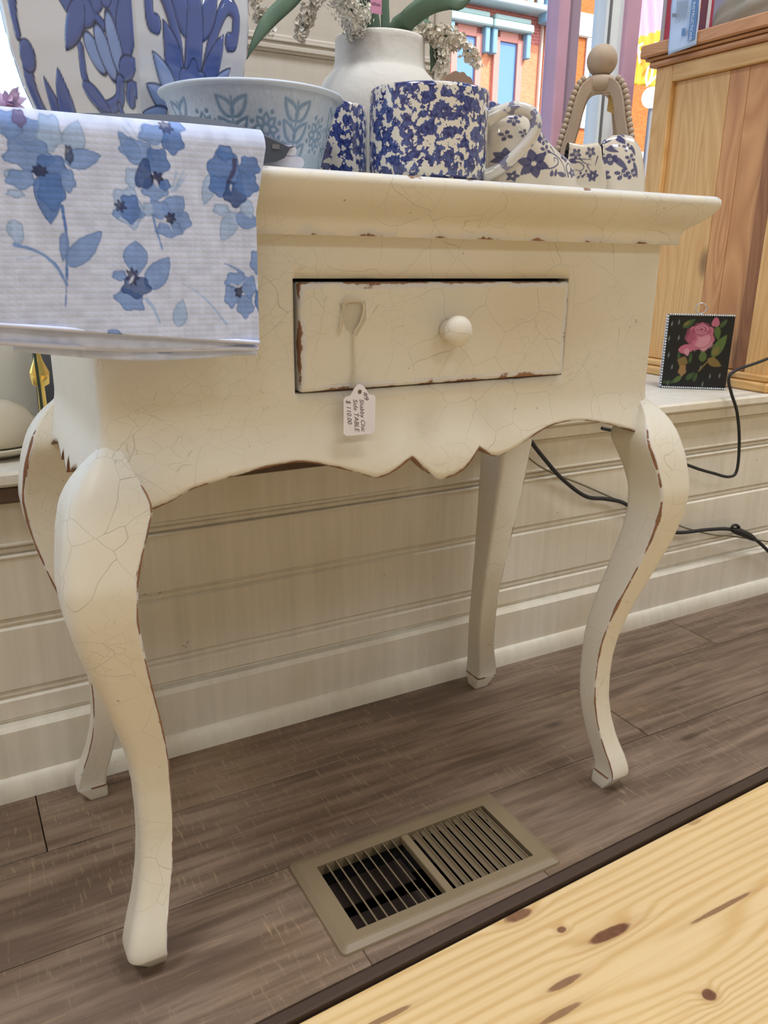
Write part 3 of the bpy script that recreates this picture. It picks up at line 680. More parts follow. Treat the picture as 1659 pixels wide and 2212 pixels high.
# price tag hanging on the drawer
tg = thing('price_tag', 'white paper price tag with handwriting hanging by string from the drawer', 'price tag', (.37, Y0-.008, .57))
def tp(px, py, d=.0062): return at(px, py, Y0-d)
cx0, cx1, zt_, zb_ = tp(732, 880)[0], tp(800, 880)[0], tp(765, 826)[2], tp(765, 935)[2]
mid = (cx0+cx1)/2; zs_ = tp(765, 852)[2]
poly = [(cx0, zb_+.003), (cx0+.003, zb_), (cx1-.003, zb_), (cx1, zb_+.003), (cx1, zs_-.002), (cx1-.002, zs_), (cx1-.007, zs_+.001), (mid+.006, zs_+.007), (mid+.004, zt_-.002), (mid, zt_), (mid-.004, zt_-.002), (mid-.006, zs_+.007), (cx0+.007, zs_+.001), (cx0+.002, zs_), (cx0, zs_-.002)]
TY = Y0-.0165
obj('card', MB().prism(poly, TY, TY+.0004), flat('white_card', lin(226, 224, 236), .6), tg)
th = np.linspace(0, 2*math.pi, 14, endpoint=False); hz = tp(765, 843)[2]
obj('eyelet', MB().prism([(mid+.0021*math.cos(a), hz+.0021*math.sin(a)) for a in th], TY-.0002, TY-.00005), flat('hole_shadow_brown', lin(110, 96, 78), .8), tg)
INK = flat('dark_brown_ink', lin(62, 42, 46), .6)
def tagtext(s, size, px, py, sh=.35):
    me = text_mesh(s, size, sh); p = tp(px, py, .0168)
    xform(me, Matrix.Translation((p[0], TY-.00012, p[2])) @ Matrix.Rotation(math.radians(86), 4, 'Y') @ Matrix.Rotation(math.pi/2, 4, 'X')); obj('handwriting', me, INK, tg)
tagtext('#9', .0070, 786, 847); tagtext('Shabby Chic', .0064, 777, 862); tagtext('Side TABLE', .0066, 763, 862); tagtext('$ 110.00', .0066, 748, 864)
p = [tp(746, 920, .0168), tp(754, 917, .0168)]
STR = flat('cream_string', lin(214, 204, 184), .9)
def sp(l, y): return smooth_path([(at(a, b, y)[0], y, at(a, b, y)[2]) for a, b in l], 50)
obj('string', MB().tube(sp([(764, 841), (765, 800), (765, 740), (764, 720), (776, 700), (785, 672), (782, 652), (768, 648), (752, 645), (742, 655), (740, 680), (735, 705), (731, 721)], Y0-.0078), .0006, 6), STR, tg)
obj('string', MB().tube(sp([(767, 841), (768, 790), (767, 722), (779, 698), (787, 665), (778, 650), (760, 650), (745, 657), (744, 680), (740, 702), (735, 722)], Y0-.0074), .0006, 6), STR, tg)
tape = NT('clear_tape'); tape.base(lin(200, 188, 166)); tape.rough(.25); tape.b.inputs['Alpha'].default_value = .16; tape = tape.m
q = [(733, 655), (790, 650), (792, 690), (770, 728), (748, 712)]
obj('tape', MB().prism([(at(a, b, Y0-.0055)[0], at(a, b, Y0-.0055)[2]) for a, b in q], Y0-.0053, Y0-.0050), tape, tg)

# ================================================================== FLOOR REGISTER
TAUP = flat('taupe_register_enamel', lin(128, 112, 88), .42, spec=.4, vscale=20, var=.08); TAUPD = flat('brown_damper', lin(52, 38, 32), .7)
reg = thing('floor_register', 'taupe metal floor vent register set into the plank floor', 'floor vent', (.445, .68, 0))
rx0, rx1, ry0, ry1 = .2935, .5945, .602, .7555
def fring(z, ins, r, n=5):
    x0, x1, y0, y1 = rx0+ins, rx1-ins, ry0+ins, ry1-ins; pts = []
    for cx, cy, a0 in ((x1-r, y1-r, 0), (x0+r, y1-r, 90), (x0+r, y0+r, 180), (x1-r, y0+r, 270)):
        for a in np.linspace(0, 90, n): th = math.radians(a0+a); pts.append((cx+r*math.cos(th), cy+r*math.sin(th), z))
    return pts
gx0_, gx1_, gy0_, gy1_ = .3215, .5665, .6235, .731
def irow(z):                                     # inner rectangle with the same point count
    out = []
    for cx, cy in ((gx1_, gy1_), (gx0_, gy1_), (gx0_, gy0_), (gx1_, gy0_)): out += [(cx, cy, z)]*5
    return out
mb = MB(); mb.grid(np.array([fring(.0004, 0, .007), fring(.003, .001, .006), fring(.0062, .008, .004), fring(.0068, .011, .003), irow(.0068), irow(-.008)]), closev=True, smooth=False)
obj('face_frame', mb, TAUP, reg)
xm0, xm1 = .4385, .449
obj('divider', MB().box(xm0, xm1, gy0_, gy1_, -.004, .0066, b=.001), TAUP, reg)
def blade(xa, lean, w=.0105):
    th = math.radians(lean); dx, dz = w*math.sin(th), w*math.cos(th); P = []
    for s in np.linspace(0, 1, 5): P.append([(xa+dx*s+.0012*math.sin(s*math.pi), y, .0062-dz*s) for y in (gy0_, gy1_)])
    mb = MB(); mb.grid(np.array(P)); Q = [[(x+.0009, y, z) for x, y, z in r] for r in P]; mb.grid(np.array(Q), flip=True)
    a, b = P[0], Q[0]; mb.add([*a, *b], [(0, 1, 3, 2)]); obj('blade', mb, TAUP, reg)
nb = 9
for i in range(nb):
    w = (xm0-gx0_)/nb
    if i: blade(gx0_+w*i-.001, 27, .016)
    w2 = (gx1_-.006-xm1)/nb; blade(xm1+w2*(i+1)-.0008, -34, .0074)
obj('damper', MB().box(gx0_, xm0, .690, gy1_, -.030, -.028), TAUPD, reg); obj('damper', MB().box(gx0_, xm0, gy0_, .676, -.032, -.030), TAUPD, reg)
obj('lever', MB().tube([(.557, .695, -.006), (.559, .703, .002), (.5585, .710, .004)], .0014, 6), TAUP, reg)

# ================================================================== THINGS ON THE TABLE
# --- towel
TWF = m_vprint('blue_flower_waffle_cloth', .85, .2, bump='waffle'); WHC = flat('white_terry_hem', lin(204, 210, 236), .9, vscale=300, var=.08)
W0 = np.array(lin(196, 207, 240)); B1 = np.array(lin(118, 150, 212)); B2 = np.array(lin(86, 122, 192)); B3 = np.array(lin(56, 84, 146)); DK = np.array(lin(50, 54, 92)); B0 = np.array(lin(158, 184, 230))
tow = thing('tea_towel', 'folded white waffle tea towel printed with blue watercolour flowers hanging over the table edge', 'towel', (.14, .66, ZT))
def draw_towel(U, V):                            # U,V in a 1390 x 1280 drawing of the hanging face
    p = Pic(U, V, W0); wob = 9*(nz2(U, V, .03, 1)-.5)+5*(nz2(U, V, .09, 2)-.5)
    tex = 1
    def F(sd, col, op=.92, ln=True): p.fill(sd+wob*.6, np.array(col), op, 7, line=np.array(col)*.78 if ln else None, lw=5)
    F(p.petal(0, 640, 30, 770, 40), B0, .9); F(p.blob(35, 505, 40, 20), B0)
    F(p.blob(140, 205, 120, 75, 10), B1); F(p.blob(235, 190, 60, 80), B0); F(p.petal(330, 270, 385, 130, 60), B0); F(p.petal(300, 330, 485, 285, 52), B1); F(p.blob(40, 170, 60, 60), B1)
    F(p.blob(120, 305, 115, 75, 0, 5, .15), B1); F(p.petal(40, 380, 20, 460, 40), B0); F(p.blob(70, 430, 70, 48), B1); F(p.blob(225, 370, 80, 70), B2); F(p.blob(305, 425, 36, 55), B1); F(p.petal(200, 400, 195, 655, 72, .6), B2); F(p.blob(215, 480, 66, 90), B2)
    F(p.stroke([(262, 560), (270, 720), (255, 900), (246, 980), (228, 1115)], 9, 2), B2, 1, False); F(p.petal(262, 880, 455, 690, 55), B1); F(p.petal(262, 700, 240, 850, 22), B1)
    F(p.stroke([(246, 985), (205, 890), (150, 830), (85, 795), (0, 770)], 8, 10), B1, 1, False); F(p.stroke([(0, 848), (60, 842), (110, 820)], 3), B0, 1, False)
    F(p.blob(95, 135, 30, 34), np.array(lin(108, 100, 150)), .9); F(p.blob(168, 382, 32, 24, 0, 7, .2), DK, .85); F(p.blob(322, 290, 17, 38), DK, .7)
    for a, b in (((620, 140), (680, 200)), ((650, 120), (700, 190)), ((790, 240), (815, 190)), ((720, 230), (705, 140))): F(p.stroke([a, b], 6, 3), B0, .9, False)
    F(p.blob(780, 160, 75, 44), B1); F(p.blob(885, 185, 58, 62), B2); F(p.blob(920, 115, 40, 25), B1); F(p.blob(855, 122, 32, 24, 0, 7, .2), DK, .7)
    F(p.blob(680, 250, 88, 62, 15), B1); F(p.petal(690, 290, 590, 160, 40), B1); F(p.blob(790, 300, 65, 72), B2); F(p.blob(640, 395, 32, 50), B0); F(p.blob(765, 450, 70, 55), B1); F(p.blob(822, 420, 32, 28), B2)
    F(p.blob(712, 375, 44, 78, 8, 3, .15), B3); F(p.blob(782, 385, 30, 26, 0, 6, .25), DK, .9); F(p.petal(765, 395, 790, 440, 9), W0, .9, False)
    for a, b in (((862, 455), (900, 330)), ((875, 450), (945, 330)), ((880, 452), (960, 350))): F(p.stroke([a, b], 7, 2), B0, .9, False)
    F(p.stroke([(742, 500), (748, 620), (785, 780)], 10, 4), B1, 1, False)
    F(p.blob(610, 555, 78, 108, -12), B0); F(p.blob(618, 562, 56, 76), B2); F(p.blob(545, 590, 22, 22), B1); F(p.blob(566, 550, 24, 26, 0, 6, .3), DK, .8); F(p.blob(685, 590, 18, 16), B1)
    F(p.petal(820, 590, 925, 480, 62), B1); F(p.blob(785, 560, 62, 48), B1); F(p.blob(905, 620, 58, 52), B1); F(p.blob(835, 670, 72, 42), B1); F(p.blob(720, 560, 26, 34), B0); F(p.blob(845, 605, 26, 27, 0, 6, .25), DK, .9); F(p.stroke([(775, 622), (830, 635), (850, 675)], 6, 3), W0, 1, False)
    F(p.petal(1110, 340, 1048, 520, 38), B0); F(p.petal(1240, 555, 1145, 725, 52), B0); F(p.blob(1150, 545, 45, 30), B0); F(p.petal(1240, 580, 1390, 620, 52), B1); F(p.petal(1290, 480, 1340, 590, 40), B0)
    F(p.blob(1180, 330, 98, 120, 0, 6, .1), B2); F(p.blob(1190, 225, 46, 42), B2); F(p.blob(1335, 290, 60, 56), B2); F(p.blob(1150, 410, 62, 56), B2); F(p.blob(1240, 450, 66, 72), B3); F(p.blob(1315, 395, 72, 62), B2); F(p.stroke([(1245, 262), (1235, 320), (1200, 385)], 15, 11), np.array(lin(66, 60, 100)), .85, False); F(p.petal(1218, 395, 1212, 440, 8), W0, .9, False)
    F(p.petal(620, 940, 635, 740, 66, 1.2), B1); F(p.petal(680, 1010, 822, 828, 62), B1); F(p.blob(530, 935, 36, 26), B1); F(p.blob(575, 1075, 80, 55, 25), B1); F(p.blob(620, 1000, 78, 58), B3, .85); F(p.blob(600, 940, 28, 40, 0, 7, .25), DK, .85); F(p.petal(580, 980, 610, 930, 7), W0, .9, False)
    F(p.stroke([(668, 1070), (705, 1120), (740, 1210)], 12, 7), B0, 1, False); F(p.petal(850, 1240, 888, 1075, 42), B0)
    F(p.stroke([(893, 980), (990, 1040), (1075, 1130), (1148, 1230)], 3, 8), B0, 1, False); F(p.stroke([(1155, 860), (1225, 890), (1275, 925)], 3, 9), B1, 1, False)
    F(p.blob(1225, 965, 66, 50), B1); F(p.blob(1190, 1060, 42, 66), B1); F(p.blob(1280, 1120, 54, 72), B1); F(p.blob(1310, 1000, 46, 62), B1); F(p.blob(1240, 1030, 23, 30, 0, 6, .2), DK, .9); F(p.stroke([(1195, 985), (1240, 1000), (1285, 960)], 7, 3), W0, 1, False)
    F(p.blob(1365, 850, 40, 66), B1); F(p.blob(1375, 1085, 25, 60), B2); F(p.blob(470, 1265, 34, 20), B1)
    sh = (nz2(U, V, .02, 5)-.5)*.22; p.c = np.clip(p.c*(1+sh[..., None]*(p.c[..., :1] < .6)), 0, 1); return p.c
ux = lambda x: (x-.0583)/(.2331-.0583)*1375                  # drawing coordinate across
vz = lambda z: 100+(.797-z)/(.797-.6545)*1160                # drawing coordinate down
def towel_layer(nm, x0, x1, yf, ztop, zb0, zb1, yback, nx, ns, shift, curl=0.0, sag=0.0):
    # sheet going over the rounded edge: s=0 at the back on the table, then forward, over and down
    P = np.zeros((nx, ns, 3)); r = .011
    for i, fx_ in enumerate(np.linspace(0, 1, nx)):
        x = x0+(x1-x0)*fx_; zb = zb0+(zb1-zb0)*fx_-sag*math.sin(math.pi*min(1, fx_*1.1)); L1 = yback-(yf+r); L2 = math.pi/2*r; L3 = ztop-r-zb; T = L1+L2+L3
        for j, s in enumerate(np.linspace(0, 1, ns)):
            d = s*T
            if d < L1: y, z = yback-d, ztop
            elif d < L1+L2: a = (d-L1)/r; y, z = yf+r-r*math.sin(a), ztop-r+r*math.cos(a)
            else: y, z = yf, ztop-r-(d-L1-L2)
            k = max(0, (d-L1-L2)/max(L3, 1e-6)); y += .0022*math.sin(fx_*7+1)*k-.0012*math.sin(fx_*17)*k
            dxx = curl*max(0, 1-k*3.2)*max(0, fx_-.9)*10 if d > L1 else curl*max(0, fx_-.9)*10
            P[i, j] = (x+dxx, y, z)
    mb = MB(); mb.grid(P, smooth=True); o = obj(nm, mb, TWF, tow, fix=False)
    v = P.reshape(-1, 3); s_ = np.tile(np.linspace(0, 1, ns), nx); vcol(o, draw_towel(ux(v[:, 0])+shift[0], vz(v[:, 2])+np.maximum(0, v[:, 1]-.64)*-6000*(v[:, 2] > .78)+shift[1]))
    md = o.modifiers.new('thick', 'SOLIDIFY'); md.thickness = .0032; md.offset = -1; return o
def _zb(p, q, Y, x0, x1):
    a, b = at(*p, Y), at(*q, Y); k = (b[2]-a[2])/(b[0]-a[0]); return a[2]+(x0-a[0])*k, a[2]+(x1-a[0])*k
F0, F1 = _zb((0, 704), (545, 741), .628, .028, .2325); M0, M1 = _zb((0, 738), (548, 754), .6325, .028, .2322); K0, K1 = _zb((38, 758), (552, 768), .6375, .051, .2335)
towel_layer('front_fold', .028, .2325, .628, .7985, F0, F1, .70, 330, 250, (0, 0), curl=.009)
towel_layer('middle_fold', .028, .2322, .6325, .795, M0, M1, .70, 120, 70, (500, 900), sag=.003)
towel_layer('back_fold', .051, .2335, .6375, .7915, K0, K1, .70, 150, 100, (-300, -120), sag=.005)
hm = MB(); l = [(x, .6262, float(np.interp(x, [.028, .2325], [F0, F1]))+.0008) for x in np.linspace(.028, .232, 40)]; hm.tube(l, .0017, 6); obj('hem', hm, WHC, tow)
hm = MB(); l = [(x, .631, float(np.interp(x, [.028, .2322], [M0, M1]))+.0006-.003*math.sin(math.pi*min(1, (x-.028)/.2042*1.1))) for x in np.linspace(.028, .232, 40)]; hm.tube(l, .0022, 6); obj('hem', hm, WHC, tow)
# folds of the towel lying on the table top, behind the hanging part
for zz0, zz1, xe in ((.7798, .7880, float(at(650, 345, .69)[0])-.004), (.7885, .7965, float(at(634, 322, .69)[0])-.004)):
    th = np.linspace(-math.pi/2, math.pi/2, 9); r = (zz1-zz0)/2; zc = (zz0+zz1)/2; P = []
    for y in np.linspace(.668, .705, 6): P.append([(.080, y, zz0)]+[(xe-.006*abs(y-.69)/.02+r*math.cos(a), y, zc+r*math.sin(a)) for a in th]+[(.080, y, zz1)])
    mb = MB(); mb.grid(np.array(P), closev=True); k = len(P[0]); mb.f += [tuple(range(k)), tuple(range(5*k, 6*k))]; mb.sm += [False, False]; mb.mi += [0, 0]
    obj('lying_fold', mb, WHC, tow)
# charcoal card sleeve round the towel
CHAR = flat('charcoal_card', lin(66, 74, 92), .55, vscale=20, var=.05)
slv = thing('card_sleeve', 'charcoal grey paper band wrapped round the folded tea towel', 'paper band', (.15, .68, ZT))
pts = [at(a, b, .672) for a, b in ((52, 262), (75, 249), (180, 247), (300, 248), (400, 252), (470, 262), (520, 274), (563, 289), (596, 303), (627, 320))]
pts = [np.array([q[0], .672, max(q[2], .7995 if i < 8 else .79)]) for i, q in enumerate(pts)]
pts2 = []
cp = np.array(pts+pts2); P = []
for y, dz, sh in ((.664, -.0075, 0), (.672, 0, 0), (.70, .0005, 0), (.712, -.006, 0)):
    row = []
    for i, q in enumerate(cp):
        f = 1 if i < 9 else 0
        row.append((q[0], y+(0 if i < 10 else .0), q[2]+dz*f))
    P.append(row)
o = obj('band', MB().grid(np.array(P), smooth=False), CHAR, slv); md = o.modifiers.new('thick', 'SOLIDIFY'); md.thickness = .0009; md.offset = 1
fp = [(at(a, b, .6625)[0], at(a, b, .6625)[2]) for a, b in ((560, 289), (627, 319), (615, 341), (598, 349), (570, 353), (552, 352))]
obj('end_flap', MB().prism(fp, .6620, .6630), CHAR, slv)
q = at(588, 311, .6615); obj('label', MB().box(q[0], q[0]+.0062, .6614, .6619, q[2]-.0035, q[2], rot=0), flat('grey_label_print', lin(112, 112, 122), .6), slv)

# --- big blue and white jar (six sided)
JX, JY = .222, .958
jar = thing('ginger_jar', 'large six sided white porcelain jar with raised cobalt blue flowers', 'jar', (JX, JY, ZT))
JP = [(0, .080), (.004, .086), (.02, .090), (.05, .103), (.085, .118), (.12, .1275), (.155, .132), (.19, .131), (.225, .124), (.25, .108), (.265, .085), (.272, .062), (.29, .060), (.305, .062)]
jz = np.array([q[0] for q in JP]); jr = np.array([q[1] for q in JP])
ang0 = math.atan2(-(JY), -(JX))+math.radians(2.5)             # an edge turned to the room
nth, nz = 720, 300
zz = np.linspace(0, .305, nz); th = np.linspace(0, 2*math.pi, nth, endpoint=False)+ang0
R0 = np.interp(zz, jz, jr); ker = np.hanning(15); ker /= ker.sum(); R0 = np.concatenate([R0[:7], np.convolve(R0, ker, 'valid'), R0[-7:]])
ph = ((th-ang0+math.pi/6) % (math.pi/3))-math.pi/6            # 0 on an edge
d = math.pi/6-np.abs(ph)                                      # angle from facet middle (0) to edge (pi/6)
fac = math.cos(math.pi/6)/np.cos(d); fac = np.minimum(fac, .988)*1.01
blend = np.interp(zz, [0, .01, .22, .262, .305], [1, 1, 1, 0, 0])
Rr = R0[:, None]*(fac[None, :]*blend[:, None]+(1-blend[:, None])*.95)
fi = np.floor(((th-ang0) % (2*math.pi))/(math.pi/3)).astype(int)            # facet number
u = np.tan(((th-ang0) % (math.pi/3))-math.pi/6)/math.tan(math.pi/6)          # -1..1 across a facet
UU = np.tile(u, (nz, 1)); ZZ = np.tile(zz[:, None], (1, nth))
V = 530-(ZZ-.028)*2950; FI = np.tile(fi, (nz, 1)); odd = (FI % 2 == 1)
wid = R0[:, None]/.125
UL = 335+UU*330*wid; UR = 1030+UU*330*wid
J0 = np.array(lin(206, 210, 222)); C1 = np.array(lin(80, 100, 164)); C2 = np.array(lin(130, 154, 208)); C3 = np.array(lin(40, 58, 124)); OUT = np.array(lin(44, 56, 92))
def J(p, sd, c=C1, h=.0016): p.fill(sd, c, 1, 3, line=OUT, lw=3.4, h=h, hw=16)
def drawA(U, V):
    p = Pic(U, V, J0)
    J(p, p.stroke([(340, -60), (370, 60), (440, 180), (520, 240)], 17, 12)); J(p, p.petal(490, 210, 560, -60, 60)); J(p, p.blob(540, 40, 55, 55)); J(p, p.petal(440, 60, 420, -40, 36)); J(p, p.petal(320, 20, 290, -70, 40))
    J(p, p.petal(480, 225, 275, 130, 48)); J(p, p.petal(430, 180, 300, 290, 40)); J(p, p.petal(560, 250, 655, 95, 55)); J(p, p.petal(600, 320, 670, 130, 46)); J(p, p.petal(540, 200, 560, 120, 30))
    J(p, p.ell(450, 300, 30, 62, -40), C2); J(p, p.ell(505, 300, 32, 74, -25), C2); J(p, p.ell(560, 285, 30, 84, -12), C2); J(p, p.petal(560, 350, 660, 320, 30))
    J(p, p.stroke([(380, 285), (372, 360), (420, 425), (520, 415), (555, 370)], 14, 20)); J(p, p.petal(350, 370, 470, 440, 26))
    J(p, p.stroke([(520, 425), (540, 480), (600, 508), (655, 470), (660, 410), (610, 385), (588, 410)], 10, 22)); J(p, p.stroke([(545, 480), (540, 560), (495, 595), (450, 570), (440, 530)], 10, 20))
    J(p, p.stroke([(80, 290), (72, 380), (110, 470), (160, 520)], 28, 18)); J(p, p.ell(88, 300, 40, 40)); J(p, p.petal(215, 620, 90, 450, 50)); J(p, p.petal(225, 620, 150, 350, 42)); J(p, p.petal(225, 600, 235, 330, 44, 1.2)); J(p, p.ell(275, 605, 36, 40))
    J(p, p.stroke([(15, 40), (30, 105), (80, 125), (130, 80), (160, -40)], 16, 26)); J(p, p.stroke([(70, 130), (55, 190), (60, 250)], 26, 14)); J(p, p.petal(150, -20, 200, 100, 28)); J(p, p.ell(670, 612, 46, 24))
    return p
def drawB(U, V):
    p = Pic(U, V, J0)
    for s in (-1, 1):
        m_ = lambda x: 1030+s*x
        J(p, p.stroke([(m_(70), 330), (m_(110), 230), (m_(190), 140), (m_(255), 150), (m_(250), 215), (m_(215), 225)], 22, 24)); J(p, p.petal(m_(30), 240, m_(150), 70, 42)); J(p, p.petal(m_(60), 380, m_(180), 210, 46))
        J(p, p.petal(m_(80), 400, m_(235), 290, 30), C2); J(p, p.petal(m_(90), 420, m_(258), 370, 28), C2); J(p, p.petal(m_(90), 445, m_(260), 440, 26), C2); J(p, p.petal(m_(80), 470, m_(230), 500, 26), C2)
        J(p, p.ell(m_(110), 430, 16, 22), J0); J(p, p.ell(m_(90), 445, 12, 14), J0); J(p, p.petal(m_(60), 520, m_(200), 600, 36))
        J(p, p.ell(m_(60), 20, 26, 60, s*-20), C2); J(p, p.ell(m_(110), 50, 26, 55, s*-30), C2); J(p, p.ell(m_(150), 75, 24, 44, s*-35), C2); J(p, p.petal(m_(150), 20, m_(250), 120, 40))
    J(p, p.petal(1030, 470, 1030, -30, 52, .7)); J(p, p.blob(1030, 380, 84, 84, 0, 7, .12)); J(p, p.petal(1030, 620, 1030, 470, 40)); J(p, p.ell(1030, 10, 28, 40), C2)
    return p
a = drawA(UL, V); b = drawB(UR, V); c = np.where(odd[..., None], a.c, b.c) if False else np.where((FI % 2 == 0)[..., None], b.c, a.c); h = np.where(FI % 2 == 0, b.h, a.h)
band = (ZZ > .262); c = np.where(band[..., None], C1, c); h = np.where(band, 0, h)
low = (ZZ < .010); c = np.where(low[..., None], C1*1.1, c)
Rr = Rr+h
P = np.stack([JX+Rr*np.cos(th)[None, :], JY+Rr*np.sin(th)[None, :], ZT+.0003+ZZ], -1)
mb = MB(); mb.add(P.reshape(-1, 3), []); idx = np.arange(nz*nth).reshape(nz, nth)
me = bpy.data.meshes.new('body'); q = np.stack([idx[:-1], np.roll(idx[:-1], -1, 1), np.roll(idx[1:], -1, 1), idx[1:]], -1).reshape(-1, 4)
me.from_pydata(P.reshape(-1, 3).tolist(), [], q.tolist()); me.polygons.foreach_set('use_smooth', [True]*len(q)); me.update()
o = obj('body', me, m_vprint('cobalt_porcelain', .1, .55, coat=.6), jar); vcol(o, c)
mb = MB(); mb.lathe([(0, .0005), (.075, .0005)], (JX, JY, ZT)); obj('foot', mb, flat('bare_porcelain', lin(220, 218, 212), .7), jar)
pr = [(.064, .3055), (.068, .307), (.068, .318), (.05, .332), (.02, .342), (.012, .345), (.017, .353), (.014, .362), (0, .366)]
obj('lid', MB().lathe(pr, (JX, JY, ZT), 48), flat('cobalt_lid_glaze', C1, .12, spec=.5), jar)

# --- pale blue embossed bowl with a cream ball in it
BX, BY_ = .2885, .778
bowl = thing('embossed_bowl', 'pale blue whitewashed bowl with embossed leaves and flowers beside the folded towel', 'bowl', (BX, BY_, ZT))
nth, nz = 640, 90; zz = np.linspace(0, .066, nz); th = np.linspace(0, 2*math.pi, nth, endpoint=False)
rr = .060+(.0790-.060)*(zz/.066)**1.1; U = np.tile(th[None, :]/(2*math.pi)*16, (nz, 1)); V = np.tile((zz/.066)[:, None], (1, nth))
cell = np.floor(U).astype(int); uu = (U-cell-.5)*95; vv = (1-V)*200-100
p1 = Pic(uu, vv, (0, 0, 0)); m1 = p1.stroke([(0, 75), (0, -70)], 3)
for yy in (55, 5, -45):
    for sgn in (-1, 1): m1 = np.maximum(m1, np.abs(p1.petal(0, yy+18, sgn*40, yy-28, 15))*-1+5)
p2 = Pic(uu, vv, (0, 0, 0)); m2 = 4-np.abs(p2.ell(0, 0, 12, 12))
for k in range(8):
    a = k*math.pi/4; m2 = np.maximum(m2, 4-np.abs(p2.petal(14*math.cos(a), 14*math.sin(a), 36*math.cos(a), 36*math.sin(a), 8))); m2 = np.maximum(m2, p2.ell(44*math.cos(a+.4), 44*math.sin(a+.4), 6, 6))
m = np.where(cell % 2 == 0, m1, m2); msk = np.clip(m/4+.5, 0, 1)*(V < .93)*(V > .05)
st = nz2(th[None, :]*200+0*V, V*30, 1, 4)
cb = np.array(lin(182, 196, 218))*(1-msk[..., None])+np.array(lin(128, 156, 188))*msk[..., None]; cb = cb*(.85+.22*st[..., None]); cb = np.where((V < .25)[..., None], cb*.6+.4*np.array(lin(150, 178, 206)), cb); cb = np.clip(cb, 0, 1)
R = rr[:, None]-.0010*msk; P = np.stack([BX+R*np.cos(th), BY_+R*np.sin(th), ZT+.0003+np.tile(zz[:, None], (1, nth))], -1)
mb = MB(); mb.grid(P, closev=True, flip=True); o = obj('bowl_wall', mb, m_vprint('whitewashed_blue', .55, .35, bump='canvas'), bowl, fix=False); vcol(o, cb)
BLW = flat('pale_blue_rim', lin(192, 204, 222), .5)
obj('rim', MB().lathe([(.0785, .0655), (.0830, .0665), (.0842, .0680), (.0835, .0695), (.0805, .0705), (.0765, .069), (.0755, .066), (.0745, .062)], (BX, BY_, ZT), 72), BLW, bowl)
obj('inside', MB().lathe([(.0745, .0621), (.057, .006), (.03, .004), (0, .0035)], (BX, BY_, ZT), 48), BLW, bowl); obj('base', MB().lathe([(.06, .0002), (0, .0002)], (BX, BY_, ZT), 40), BLW, bowl)
sc_ = at(580, 186, .80); pr = [(0, -.034)]+[(.034*math.sin(a)*(1+.03*math.cos(3*a)), -.034*math.cos(a)) for a in np.linspace(.15, math.pi, 14)]
cbx = at(582, 200, .785)
o = tag(obj('cream_ball', MB().lathe(pr, (cbx[0], .785, ZT+.0048+.034), 32), m_stone('chalky_cream', lin(222, 214, 196), lin(236, 228, 210), 40)), 'chalky cream ball peeping out of the pale blue bowl', 'ball')

# --- spongeware mugs
def mug(x, y, h, r, label, ha, handle=True):
    t = thing('mug', label, 'mug', (x, y, ZT), 'blue spongeware mugs')
    pr = [(0, .001), (r*.86, .0005), (r*.97, .004), (r, .012), (r, h-.004), (r*.995, h-.001), (r*.975, h), (r*.955, h-.002), (r*.945, h-.01), (r*.93, .01), (r*.8, .006), (0, .006)]
    pr2 = []
    for (a, b), (c_, d_) in zip(pr[:-1], pr[1:]):
        k = 6 if abs(d_-b) > .03 else 1
        for q in range(k): pr2.append((a+(c_-a)*q/k, b+(d_-b)*q/k))
    pr2.append(pr[-1]); obj('cup', MB().lathe(pr2, (x, y, ZT+.0002), 64), SPONGE, t)
    if handle:
        d = np.array([math.cos(ha), math.sin(ha), 0]); b = np.array([x, y, ZT])
        H = [(r-.004, h*.70), (r+.012, h*.80), (r+.026, h*.84), (r+.040, h*.79), (r+.0455, h*.66), (r+.041, h*.50), (r+.028, h*.33), (r+.012, h*.17), (r-.004, h*.08)]
        pts = smooth_path([b+d*a+np.array([0, 0, z]) for a, z in H], 36); rad = np.interp(np.linspace(0, 1, 36), [0, .12, .5, .9, 1], [.0085, .0062, .0058, .0056, .0075])
        ht = NT('grey_white_glaze'); nn = ht.step(ht.noise(75, 2), .60, .64); ht.base(ht.mix(ht.math('MULTIPLY', nn, .8), lin(208, 206, 204), lin(86, 92, 138))); ht.rough(.12); ht.coat(.5, .04)
        obj('handle', MB().tube(pts, rad, 14), ht.m, t)
    return t
mug(.4515, .731, .0815, .0575, 'blue sponge painted mug with a looped handle in front of the ceramic bird', math.radians(-34))
mug(.392, .868, .0815, .0565, 'blue sponge painted mug behind the pale blue bowl', math.radians(54))
mug(.551, .842, .093, .0565, 'blue sponge painted mug standing behind another mug and before the white vase', math.radians(195))

# --- white stone vase with dried flowers and leaves
VX, VY = .535, .986
vs = thing('stone_vase', 'chalky white round vase with a wide straight neck', 'vase', (VX, VY, ZT))
pr = [(0, .0005), (.046, .0005), (.052, .006), (.066, .03), (.076, .06), (.0815, .09), (.0815, .108), (.077, .125), (.069, .139), (.0605, .1475), (.0575, .1515), (.0572, .156), (.0560, .160), (.0555, .180), (.0558, .184), (.0545, .1865), (.051, .1855), (.049, .18), (.049, .15), (.06, .13), (.07, .10), (.06, .03), (.03, .01), (0, .009)]
o = obj('vessel', MB().lathe(pr, (VX, VY, ZT), 64), m_stone('chalk_white_stone', lin(204, 201, 196), lin(218, 215, 210), 90), vs)
LEAF = NT('sage_leaf'); LEAF.base(LEAF.mix(LEAF.noise(1, 3, v=LEAF.mapv((60, 60, 9))), lin(70, 96, 82), lin(104, 130, 108))); LEAF.rough(.55); LEAF = LEAF.m
STEM = flat('dark_green_stem', lin(62, 80, 66), .7)
